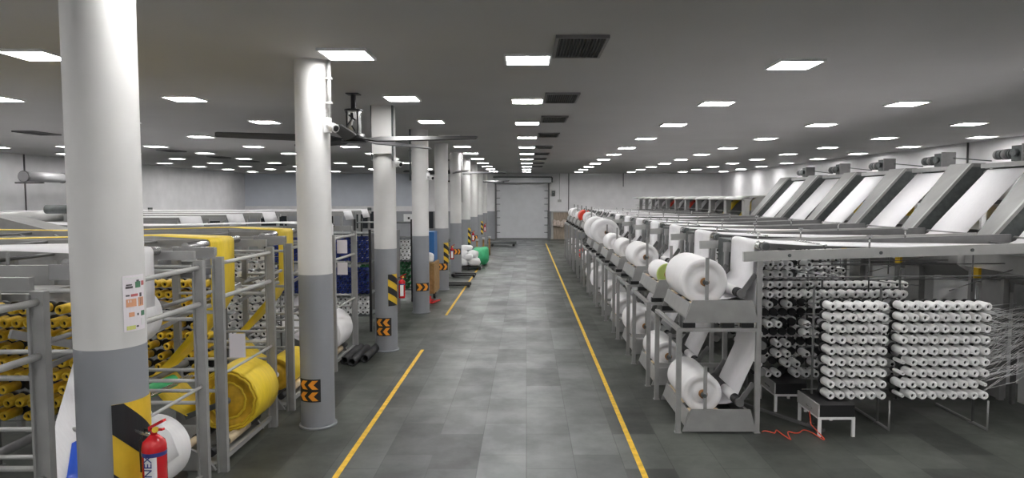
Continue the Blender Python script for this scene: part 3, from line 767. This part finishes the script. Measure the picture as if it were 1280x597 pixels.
def creel(label,x0,x1,y,zs,posts,ybase,back=.36,base=True,x_end=None):
    t=thing('bobbin_creel',label,'bobbin creel',(0,0,0),'bobbin creels')
    for x in posts: obj('post',MB().cyl((x,y+back,0),(x,y+back,max(zs)+.25),.018,n=8).cyl((x,y+back,0),(x,y+back,.01),.05,n=10),'steel_d',t)
    r=MB()
    for z in zs: r.cyl((x0-.25,y+back-.01,z),(x1+.1,y+back-.01,z),.009,n=6)
    obj('spindle_rail',r,'steel_d',t)
    if base:
        b=MB()
        for x in posts[1:]: b.bar((x,y+.03,.02),(x,y+back+.9,.02),.03,.03).cyl((x,y+.03,0),(x,y+.03,zs[-1]-.08),.013,n=8)
        parts('base_rail',b,'steel',t)
    return t
RZ=[1.83-.163*i for i in range(9)]
yb=9.65
creel('grey tube creel filled with white bobbins, nearest on the right',4.40,6.70,yb,RZ,[4.30,5.30,6.74],0)
xs1=[4.43+.150*i for i in range(6)]; xs2=[5.47+.150*i for i in range(9)]
for r,z in enumerate(RZ):
    for c,x in enumerate(xs1):
        put_bobbin('w',x,yb,z,'white yarn bobbin, %s row down, %s from left, in left block of nearest creel'%(ORD[r],ORD[c]),'white bobbins in left block of the nearest creel')
    for c,x in enumerate(xs2):
        s=.5 if (r,c) in ((5,0),(6,0),(8,0),(7,8)) else 1
        put_bobbin('w',x,yb,z,'%s bobbin, %s row down, %s from left, in right block of nearest creel'%('nearly empty' if s<1 else 'white yarn',ORD[r],ORD[c]),'white bobbins in right block of the nearest creel',s)
y2=10.86; rnd=random.Random(3)
creel('grey tube creel standing directly behind the nearest white creel',3.80,6.2,y2,RZ,[3.72,4.95,6.25],0,base=False)
cells=[]
T2=[2.32,2.157,1.993]+RZ
for r,z in enumerate(T2):
    for c in range(16):
        x=3.80+.155*c
        if r<3 and c>5-r: continue
        if c<4 or r==3:
            if rnd.random()<((.95 if r<4 else .5) if c<4 else 1): put_bobbin('w',x,y2,z,'white bobbin, %s row down, %s from left, in second creel behind the nearest'%(ORD[r],ORD[c]),'white bobbins in the second creel')
            else: cells.append((x,y2,z,False))
        else: cells.append((x,y2,z,rnd.random()<.5))
many(cells,'bob','bobbins and black holders in shadow of the second creel','bobbins behind the front creel')
TZ=[2.33-.163*i for i in range(12)]
for q,(yy,xa,nc) in enumerate([(12.12,4.15,9),(13.3,4.2,13),(14.6,3.95,12),(15.8,3.95,12),(17.1,3.9,12),(19.5,3.9,10)]):
    zs=TZ if q<3 else TZ
    creel('tall grey creel of bobbins, %s behind the second creel'%ORD[q],xa,xa+.155*nc,yy,zs,[xa-.09,xa+.155*nc],0,base=False)
    cells=[]
    for r,z in enumerate(zs):
        for c in range(nc):
            x=xa+.155*c+(.07 if r%2 else 0)
            if q==0 and r<5: put_bobbin('w',x,yy,z,'white bobbin, %s row down, %s from left, in tall creel under the gantry'%(ORD[r],ORD[c]),'white bobbins in the tall creel')
            else: cells.append((x,yy,z,rnd.random()<.85))
    many(cells,'bob','white bobbins packed in the %s tall creel behind'%ORD[q],'packed bobbins in the deeper creels')
many([(4.0+.15*c+(.07 if r%2 else 0),11.5,2.36-.15*r,True) for r in range(5) for c in range(6)],'bob','white bobbins packed high between the second and tall creels','packed bobbins in the deeper creels')
creel('narrow grey creel between the second and tall creels',4.0,4.9,11.5,[2.36-.15*r for r in range(5)],[3.92,4.98],0,base=False)
# more low creels behind, whose top rows show over the front one
for q,yy in enumerate((12.1,14.5)):
    cells=[(5.45+.155*c,yy,1.83-.163*r,True) for r in range(4) for c in range(10)]
    many(cells,'bob','white bobbin rows showing over the front creel, %s row back'%ORD[q],'packed bobbins in the deeper creels')
    creel('low grey creel behind the right block, %s back'%ORD[q],5.4,6.9,yy,[1.83,1.667,1.504,1.341],[5.4,6.95],0,base=False)
# yarn strands
mb=MB(); rnd=random.Random(5)
for i in range(120):
    z0=.55+1.3*rnd.random(); ya=9.75+.6*rnd.random(); z1=1.15+.35*rnd.random()+(z0-1.2)*.5
    a=Vector((6.75,ya,z0)); b=Vector((8.0,ya+.2+.8*rnd.random(),z1)); mid=(a+b)/2-Vector((0,0,.04+.08*rnd.random()))
    mb.tube([a,mid,b],.004,n=3)
tag(obj('yarn_strands',mb,'strand'),'fan of fine pale yarn strands right of the nearest creel','yarn','yarn strands','stuff')
tag(obj('strand_guide',MB().box(8.0,8.06,9.9,11.0,.9,2.0).box(8.0,8.06,9.9,9.96,0,.9).box(8.0,8.06,10.94,11.0,0,.9),'steel_d'),'dark guide board gathering the yarn strands','yarn guide')
# black boxes on little white tables
def box_table(x,y,label):
    t=thing('transformer_table',label,'table',(x,y,0),'black boxes on low tables')
    for ax in (.02,.50):
        for ay in (.02,.72): obj('leg',MB().box(ax-.02,ax+.02,ay-.02,ay+.02,0,.25),'wpaint',t)
    obj('table_frame',MB().box(0,.52,0,.74,.25,.285),'wpaint',t); return t
def black_box(x,y,label):
    t=thing('transformer_box',label,'black box',(x,y,.285),'black boxes on low tables')
    obj('casing',MB().box(.01,.51,.01,.73,0,.17),'black',t); obj('end_plate',MB().box(-.012,.01,.0,.74,0,.18),'steel_l',t)
    obj('handle',MB().tube([(-.012,.2,.06),(-.04,.22,.09),(-.04,.34,.09),(-.012,.36,.06)],.008),'chrome',t)
for (x,y,n) in ((4.16,9.42,'nearer'),(3.95,10.55,'farther')):
    box_table(x,y,'%s low white table in front of right creel'%n); black_box(x,y,'black box lying on %s low white table'%n)
pts=[]
for i in range(60):
    f=i/59; pts.append((3.42+.75*f+.05*math.sin(9*f), 9.50+.14*math.sin(11*f)+.1*math.cos(23*f), .012+.01*abs(math.sin(20*f))))
pts+= [(4.13,9.6,.12),(4.12,9.65,.3)]
tag(obj('power_cord',MB().tube(pts,.008,n=6),'orange'),'orange power cord looped on the floor beside low table','cord')
tag(obj('floor_rail',MB().bar((3.55,10.9,.03),(4.32,9.6,.03),.05,.04),'steel_d'),'thin grey rail on the floor left of low tables','rail')

# ------------------------------------------------------------------ left side machines
LY=3.34
def ly(k): return LY+P*k+(.15,.28,0,0,0)[k]      # k=0..4
def left_stand(t):
    for x in (-3.76,-5.15):
        for y in (.03,1.68):
            w=.052 if x>-4 else .045
            m=MB(); m.box(x-w,x+w,y-.035,y+.035,0,2.68); m.box(x-w-.01,x-w+.01,y-.06,y+.06,0,2.66) if x>-4 else None
            obj('leg',m,'steel',t)
    r=MB()
    for z,rad in ((2.60,.026),(2.18,.028),(1.22,.018)): r.cyl((-3.76,-.0,z),(-3.76,1.70,z),rad,n=10)
    parts('side_rail',r,'steel_l',t)
    r=MB()
    for y in (.03,1.68):
        for z in (2.56,2.0,1.28,1.02): r.cyl((-3.76,y,z),(-5.15,y,z),.022,n=10)
    parts('cross_rail',r,'steel_l',t)
    r=MB(); r.bar((-4.6,.12,1.75),(-4.15,1.55,2.15),.03,.05).bar((-4.75,.1,2.15),(-4.55,.9,1.85),.03,.08).cyl((-4.5,.1,1.9),(-4.12,.55,2.0),.03,n=10).cyl((-4.5,.1,2.05),(-4.12,.7,2.18),.025,n=10)
    parts('dancer_arm',r,'steel',t)
    f=MB(); f.bar((-3.80,.06,.14),(-3.80,1.66,.14),.05,.06).prism([(-5.1,.0),(-3.88,.0),(-4.0,.18),(-4.5,.42),(-5.1,.42)],.05,.09).prism([(-5.1,.0),(-3.88,.0),(-4.0,.18),(-4.5,.42),(-5.1,.42)],1.58,1.62).box(-5.1,-3.9,.1,1.58,.02,.06)
    obj('base_tray',f,'steel',t)
    for x,z,m in ((-4.36,.22,('cream','dark')),(-3.96,.2,('dark','cream'))):
        q=MB(); q.cyl((x,.1,z),(x,1.58,z),.05,n=16,mi=0).cyl((x,.55,z),(x,1.2,z),.06,n=16,mi=1); obj('support_roller',q,list(m),t)
    q=MB(); q.cyl((-5.0,.1,.98),(-5.0,1.6,.98),.045,n=16); obj('guide_roller',q,'steel_d',t)
    q=MB(); q.cyl((-4.2,.1,2.80),(-4.2,1.6,2.80),.05,n=16).box(-4.3,-3.8,.0,.04,2.66,2.8); obj('top_roller',q,'chrome',t)
lp=None; gl=None
for k in range(5):
    lab='tall grey steel winder frame left of the columns, %s from camera'%ORD[k]
    if lp is None:
        lp=thing('winding_machine',lab,'winding machine',(0,ly(k),0),'winder frames left of the aisle'); left_stand(lp); index_kids()
    else: c=copy_tree(lp); c.location=(0,ly(k),0); c['label']=lab
def ltop(zz=2.865): return [(x,zz+.03*math.sin(x)) for x in (-12.,-10.5,-9,-7.5,-6,-5)]
def lweb(k,m,label,low=True,zz=2.865):
    path=ltop(zz)+[(-4.3,zz)]+arc(-4.2,zz-.065,.06,90,0,4)+[(-4.14,2.4),(-4.15,2.02)]
    ys=None
    if m=='yellow': ys=[(.86,1.10)]*3+[(.84,1.12)]*2+[(.80,1.25)]+[(.64,1.34)]*(len(path)-6)
    if low: path+= [(-4.4,1.65),(-4.75,1.25),(-4.98,1.03)]+arc(-5.0,.98,.055,60,250,5)+[(-4.75,.62),(-4.52,.50)]
    if ys: ys+= [(.64,1.34)]*(len(path)-len(ys))
    o=obj('fabric_web',MB().sheet(path,.42,1.42,.006,ys=ys),m,None,(0,ly(k),0)); return tag(o,label,'fabric web','fabric webs on the left')
lweb(1,'fabric','white fabric web across the second left frame, behind nearest column',low=False)
lweb(2,'yellow','broad yellow fabric web falling to the big yellow roll')
lweb(3,'yellow','yellow fabric web in the frame just before second column')
lweb(4,'fabric','white fabric web across the left frame beyond second column')
# web in the nearest left frame, with blue film
o=obj('fabric_web',MB().sheet([(-4.4,2.1),(-4.33,1.93),(-4.22,1.4),(-4.0,1.02),(-3.84,.86),(-3.76,.62)],0,0,.006,ys=[(.45,1.15),(.38,1.15),(-.10,1.15),(-.55,1.10),(-.75,1.1),(-.8,1.1)]),'fabric',None,(0,ly(1),0)); tag(o,'white slanting fabric web at lower left behind nearest column','fabric web','fabric webs on the left')
o=obj('blue_film',MB().sheet([(-4.085,1.20),(-3.965,1.02),(-3.90,.94)],0,0,.006,ys=[(-.1,.5),(-.35,.2),(-.5,-.1)]),'bluetape',None,(0,ly(1),0.0)); tag(o,'blue film strip lying across the white slanting web','film')
def lroll(k,R,label,mats=('roll','card'),zr=.21,z=None,x=-4.16,a=.45,b=1.42):
    return roll(x,ly(k)+a,ly(k)+b,(seat(zr,R) if z is None else z),R,label,'rolls in the left winder frames',mats,cr=.05)
lroll(1,.38,'white roll low behind the red fire extinguisher')
lroll(1,.33,'white roll high beside the paper notice on nearest column',z=2.08,x=-4.45,a=1.0,b=1.55)
t=lroll(2,.43,'big yellow fabric roll low in left winder frame',('yellow','steel_d','yellow_e'),x=-4.06,a=.82,b=1.57)
# ruffled edge on the yellow roll's face
mb=MB(); n=72; 
for R0,dp in ((.37,.035),(.41,.02),(.25,.02)):
    v=[]
    for i in range(n):
        a=2*PI*i/n; w=1+.02*math.sin(11*a)+.015*math.sin(23*a)
        for rr,yy in ((R0*w-.018,.0),(R0*w,-dp),(R0*w+.012,.0)): v.append((rr*math.cos(a),yy,rr*math.sin(a)))
    mb.add(v,[(3*i+j,3*i+j+1,3*((i+1)%n)+j+1,3*((i+1)%n)+j) for i in range(n) for j in (0,1)],0,True)
obj('ruffled_edge',mb,'yellow',t)
obj('shaft_arm',MB().bar((0,-.1,0),(-.5,-.14,-.18),.04,.07),'cast',t)
lroll(3,.27,'smaller yellow fabric roll before the second column',('yellow','roll','yellow_e'))
lroll(4,.41,'large white roll low in frame between second and third columns')
# spindle with green sleeve
t=thing('spindle_shaft','thin metal shafts with green sleeve left of yellow roll','shaft',(0,0,0))
s=MB()
for d in (0,.05,.1): s.cyl((-5.02+d,7.35,.86-.02*d),(-4.55+d,8.95,1.02),.012,n=8)
parts('rod',s,'chrome',t); obj('sleeve',MB().lathe((-4.86,8.05,.93),(-4.55,9.1,1.03),[(0,.0001),(0,.06),(.05,.075),(.4,.085),(.75,.08),(.75,.0001)],n=18),'green',t)
tag(obj('support_strut',MB().box(-4.62,-4.45,7.05,7.1,0,.95),'steel'),'short grey upright plate behind the fire extinguisher','strut')
# notices hung on left frames
for i,(x,y,z,w,h) in enumerate([(-3.69,8.24,1.42,.13,.3),(-3.69,13.06,2.32,.15,.26),(-3.69,13.06,1.9,.13,.24)]):
    tag(obj('paper_notice',MB().box(x,x+.20,y+.04,y+.045,z,z+h),'poster'),['white paper notice hung on post beside yellow roll','upper paper notice on post beyond second column','lower paper notice on post beyond second column'][i],'notice')
# left gantry beams
def lgantry(t,xa=-12.2,xb=-3.8):
    for y in (.05,1.66): obj('side_beam',MB().bar((xa,y,2.74),(xb,y,2.74),.05,.10),'steel',t)
    c=MB()
    for x in (-11,-9,-7,-5.4): c.cyl((x,.07,2.76),(x,1.64,2.76),.02,n=8)
    c.cyl((-4.7,.05,2.9),(-4.7,.05,2.72),.015,n=8); parts('cross_bar',c,'steel_d',t)
    l=MB()
    for y in (.05,1.66): l.box(xa+.02,xa+.1,y-.04,y+.04,0,2.70).box(-7.55,-7.47,y-.04,y+.04,0,2.70)
    parts('leg',l,'steel',t)
g0=None
for k in range(5):
    lab='grey gantry beams over the left machine, %s from camera'%ORD[k]
    if g0 is None:
        g0=thing('gantry',lab,'gantry',(0,ly(k),0),'gantries over the left machines'); lgantry(g0); index_kids()
    else: c=copy_tree(g0); c.location=(0,ly(k),0); c['label']=lab
# farther left gantries
for q in range(5):
    yy=16.2+2.6*q; t=thing('gantry','grey gantry of the far left machines carrying white web, %s from camera'%ORD[q],'gantry',(0,yy,0),'gantries over the left machines')
    xb=-8.4 if q<3 else -6.5
    for y in (.05,1.66): obj('side_beam',MB().bar((-19.5,y,2.80),(xb,y,2.80),.05,.10),'steel',t)
    l=MB()
    for x in (-19.4,-14,xb-.1):
        for y in (.05,1.66): l.box(x-.04,x+.04,y-.04,y+.04,0,2.76)
    parts('leg',l,'steel',t)
    obj('web',MB().sheet([(-19.4,2.92),(-14,2.90),(xb-.1,2.92),(xb,2.6)],.3,1.4,.008),'fabric',t)
# left ramps
def lramp(t):
    obj('sloping_box',MB().prism([(-8.6,2.78),(-9.7,3.06),(-10.1,3.06),(-10.1,2.5),(-8.7,2.2)],1.7,2.35),'steel',t)
    obj('top_roller',MB().cyl((-10.3,-.0,3.0),(-10.3,2.3,3.0),.12,n=18),'steel_l',t)
    parts('brace',MB().bar((-7.6,1.2,2.0),(-8.9,1.2,2.7),.06,.14).bar((-8.3,1.2,2.7),(-7.4,1.2,2.2),.06,.14),'steel',t)
    obj('housing',MB().prism([(-7.2,1.9),(-7.2,2.35),(-7.6,2.55),(-8.4,2.45),(-8.4,1.9)],.1,1.0).box(-8.5,-7.0,1.2,2.2,1.7,2.05),'steel',t)
    g=obj('gear_motor',MB().cyl((-9.9,.9,3.16),(-9.35,.9,3.16),.09,n=16).box(-9.35,-9.1,.78,1.02,3.05,3.27),'cast',t)
    obj('column_leg',MB().box(-10.2,-10.0,1.75,2.3,0,2.5),'steel',t)
r0=None
for k in range(1,5):
    lab='low sloping ramp with gear motor behind left creels, %s from camera'%ORD[k-1]
    if r0 is None:
        r0=thing('web_ramp',lab,'ramp',(0,ly(k),0),'ramps behind the left machines'); lramp(r0); index_kids()
    else: c=copy_tree(r0); c.location=(0,ly(k),0); c['label']=lab
# left creels
LZ=[2.05-.163*i for i in range(10)]
creel('grey tube creel of yellow bobbins at the left edge',-6.60,-5.45,8.05,LZ,[-5.3,-6.7],0,base=False)
bare=[]
for r,z in enumerate(LZ[:9]):
    for c in range(8):
        x=-6.50+.145*c+(.05 if r%2 else 0)
        if rnd.random()<.2: bare.append((x,8.05,z,False)); continue
        put_bobbin('y',x,8.05,z,'yellow bobbin, %s row down, %s from left, in the left edge creel'%(ORD[r],ORD[c]),'yellow bobbins in the left edge creel',name='yellow_yarn_bobbin')
creel('grey tube creel of yellow bobbins left of the falling yellow web',-6.2,-4.95,10.45,LZ,[-4.85,-6.3],0,base=False)
bare2=[]
for r,z in enumerate(LZ):
    for c in range(8):
        x=-6.08+.145*c+(.05 if r%2 else 0)
        if r>1 and rnd.random()<.38: bare2.append((x,10.45,z,False)); continue
        put_bobbin('y',x,10.45,z,'yellow bobbin, %s row down, %s from left, in creel left of yellow web'%(ORD[r],ORD[c]),'yellow bobbins behind the yellow web',name='yellow_yarn_bobbin')
many(bare,'boby','empty black bobbin holders in the left edge creel','empty bobbin holders',name='bobbin_holders')
many(bare2,'boby','empty black bobbin holders in the creel left of the yellow web','empty bobbin holders',name='bobbin_holders')
LW=[2.25-.163*i for i in range(11)]
creel('grey tube creel of white bobbins behind the second yellow web',-5.95,-4.95,12.85,LW,[-4.85,-6.05],0,base=False)
for r,z in enumerate(LW):
    for c in range(5):
        x=-5.72+.15*c+(.06 if r%2 else 0)
        put_bobbin('w',x,12.85,z,'white bobbin, %s row down, %s from left, in left creel behind yellow webs'%(ORD[r],ORD[c]),'white bobbins left of second column')
# ------------------------------------------------------------------ storage beyond
def rack(label,x0,x1,y0,y1,levels,h):
    t=thing('storage_rack',label,'storage rack',(0,0,0),'storage racks left of the aisle')
    p=MB()
    for x in (x0,x1):
        for y in (y0,y1): p.box(x-.03,x+.03,y-.03,y+.03,0,h)
    parts('upright',p,'black',t)
    for z in levels: obj('shelf',MB().box(x0,x1,y0,y1,z-.03,z),'cast',t)
    return t
def yarn_stock(x0,x1,y,z0,z1,m,label,name='stored_bobbins',face=1):
    b=MB(); rnd=random.Random(int(z0*100)); st=.125
    z=z0+.062; r=0
    while z<z1:
        x=x0+.07+(.06 if r%2 else 0)
        while x<x1-.05:
            yy=y+rnd.uniform(0,.08)
            b.lathe((x,yy,z),(x,yy+1,z),[(.02,.0001),(.02,.02),(0,.024),(0,.056),(.3,.060)],n=9,mis=[1,1,0,0])
            x+=st
        z+=.11; r+=1
    return tag(obj(name,b,[m,'black']),label,'bobbins','stocked bobbins on racks','stuff')
rack('dark storage rack of blue bobbins behind second column',-6.6,-3.95,17.0,17.9,[.42,.95,1.75,2.5],2.6)
yarn_stock(-6.5,-4.0,17.05,1.75,2.42,'blueyarn','dark blue bobbins on upper shelf of rack')
yarn_stock(-6.5,-4.0,17.05,.95,1.65,'blueyarn','dark blue bobbins on middle shelf of rack')
yarn_stock(-6.5,-4.0,17.05,.42,.88,'bob','white bobbins with dark holes on lowest shelf of rack')
rack('dark storage rack with white and green bobbins beyond third column',-5.6,-3.75,22.0,22.9,[.4,1.35,2.1,2.6],2.7)
yarn_stock(-5.5,-3.8,22.05,1.35,2.05,'bob','white bobbins on middle shelf behind third column')
yarn_stock(-5.5,-3.8,22.05,.4,1.25,'greenyarn','green bobbins on the lowest shelf behind third column')
t=thing('steel_cabinet','tall grey steel cabinet between third and fourth columns','cabinet',(-4.05,19.6,0))
obj('body',MB().box(-.55,.25,0,.6,0,2.45),'steel_d',t); parts('cabinet_door',MB().box(-.53,-.16,-.02,0,.05,2.4).box(-.14,.23,-.02,0,.05,2.4),'steel_d',t); obj('handle',MB().box(-.19,-.17,-.05,-.02,1.1,1.4),'chrome',t)
# rubber pipes
proto=None
for i,(x,z,y) in enumerate([(-3.72,.085,13.6),(-3.53,.085,13.45),(-3.34,.085,13.75)]):
    lab='dark rubber pipe on floor before third column, %s from left'%ORD[i]
    if proto is None:
        proto=obj('rubber_pipe',MB().lathe((0,0,0),(0,1,0),[(0,.06),(0,.085),(1.3,.085),(1.3,.06),(0,.06)],n=18),'dark',None,(x,y,z)); tag(proto,lab,'pipe','dark pipes on the floor')
    else:
        c=proto.copy(); COL.objects.link(c); c.location=(x,y,z); c['label']=lab; 
# blue crate, brown boards, pallet truck
t=thing('storage_crate','blue crate stacked on brown board behind fourth column','crate',(-3.35,22.6,0))
obj('base_cart',MB().box(-.15,.32,-.55,.8,.25,1.25),'brown',t); obj('crate',MB().box(-.25,.25,0,.8,1.26,2.25),'bluepaint',t); parts('wheel',MB().cyl((-.1,.1,.1),(-.02,.1,.1),.1,n=14).cyl((.2,.1,.1),(.28,.1,.1),.1,n=14).box(-.12,.3,.05,.75,.17,.25),'black',t)
tag(obj('white_bag',MB().blob((-3.25,22.33,1.42),.16,.15,.17,seed=3),'sack'),'small white bag by the brown boards','bag')
t=thing('pallet_truck','red pallet truck behind the fourth column','pallet truck',(-3.15,21.4,0),None,-.25); t.scale=(.6,.6,.6)
parts('fork',MB().box(-.28,-.12,0,1.1,.05,.12).box(.12,.28,0,1.1,.05,.12),'ext',t); obj('mast',MB().box(-.2,.2,-.2,0,.08,.45).bar((0,-.1,.4),(0,-.35,1.15),.06,.06),'ext',t)
obj('handle',MB().box(-.18,.18,-.42,-.3,1.12,1.2),'black',t); parts('wheel',MB().cyl((-.1,-.1,.09),(.1,-.1,.09),.09,n=14),'black',t)
for i,(x,y) in enumerate(((-3.0,25.4),(-3.05,28.6))):
    t=thing('flat_dolly','%s flat black dolly left of the yellow line'%['nearer','farther'][i],'dolly',(x,y,0),'flat black dollies')
    parts('deck',MB().box(-.1,.85,0,.22,.07,.13).box(-.1,.85,.6,.82,.07,.13).box(-.15,-.05,0,.82,.05,.16),'black',t)
    parts('wheel',MB().cyl((.8,.05,.05),(.8,.17,.05),.05,n=10).cyl((.8,.65,.05),(.8,.77,.05),.05,n=10).cyl((-.1,.3,.05),(-.1,.5,.05),.05,n=10),'dark',t)
t=thing('pallet','black pallet under the white sacks','pallet',(-3.3,31.6,0))
obj('deck',MB().box(0,1.15,0,1.1,.12,.17),'black',t); parts('skid',MB().box(0,.1,0,1.1,0,.12).box(.52,.62,0,1.1,0,.12).box(1.05,1.15,0,1.1,0,.12),'black',t)
for i,(x,y,z,rx,ry,rz) in enumerate([(-3.02,31.85,.36,.28,.24,.19),(-2.45,31.9,.36,.28,.24,.19),(-2.75,32.4,.38,.4,.3,.2),(-3.05,32.0,.74,.24,.22,.19),(-2.55,32.05,.72,.26,.25,.18),(-2.72,31.8,.62,.2,.16,.14),(-2.9,32.2,1.02,.3,.22,.12)]):
    tag(obj('sack',MB().blob((x,y,z),rx,ry,rz,seed=i),'sack'),'white filled sack on black pallet, '+['front left','front right','rear bottom','upper left','upper right','small middle','topmost'][i],'sack','white sacks on the pallet')
tag(obj('sack',MB().blob((-2.35,34.2,.45),.42,.8,.45,seed=11),'gsack'),'large green sack behind the white ones','sack')
for i in range(3):
    t=thing('crowd_post',['near','middle','far'][i]+' low post by the far columns','post',(-2.75+.28*i,37.5+1.2*i,0),'low posts near the shutter')
    obj('pole',MB().cyl((0,0,0),(0,0,1.0),.05,n=10),'brown',t); obj('cap',MB().cyl((0,0,1.0),(0,0,1.12),.09,n=10),'steel_l',t)
t=thing('flat_trolley','low dark trolley before the shutter','trolley',(-2.6,47.,0)); obj('deck',MB().box(0,1.9,0,1.,.18,.32),'cast',t); parts('wheel',MB().cyl((.2,.1,.09),(.2,.2,.09),.09,n=10).cyl((1.7,.1,.09),(1.7,.2,.09),.09,n=10).cyl((.2,.8,.09),(.2,.9,.09),.09,n=10).cyl((1.7,.8,.09),(1.7,.9,.09),.09,n=10),'black',t)
tag(obj('leaf_scrap',MB().box(-3.35,-3.25,10.0,10.06,.0,.006),'ylwpanel'),'small yellow scrap on the floor before second column','scrap')

# ------------------------------------------------------------------ camera and render look
cam=bpy.data.cameras.new('camera'); co=bpy.data.objects.new('camera',cam); COL.objects.link(co)
co.location=(0,0,3.4); co.rotation_euler=(PI/2-math.atan(51.5/843),0,0)
cam.sensor_width=36; cam.lens=843/1280*36; cam.shift_x=-18/1280; cam.clip_end=200
S.camera=co
wd=bpy.data.worlds.new('world'); S.world=wd; wd.use_nodes=True; wd.node_tree.nodes['Background'].inputs[0].default_value=(.02,.02,.02,1)
S.view_settings.view_transform='Standard'; S.view_settings.look='None'; S.view_settings.exposure=1.6; S.view_settings.gamma=1; S.view_settings.use_curve_mapping=False
S.cycles.use_denoising=True
S.cycles.max_bounces=7; S.cycles.diffuse_bounces=5; S.cycles.glossy_bounces=3; S.cycles.sample_clamp_indirect=6
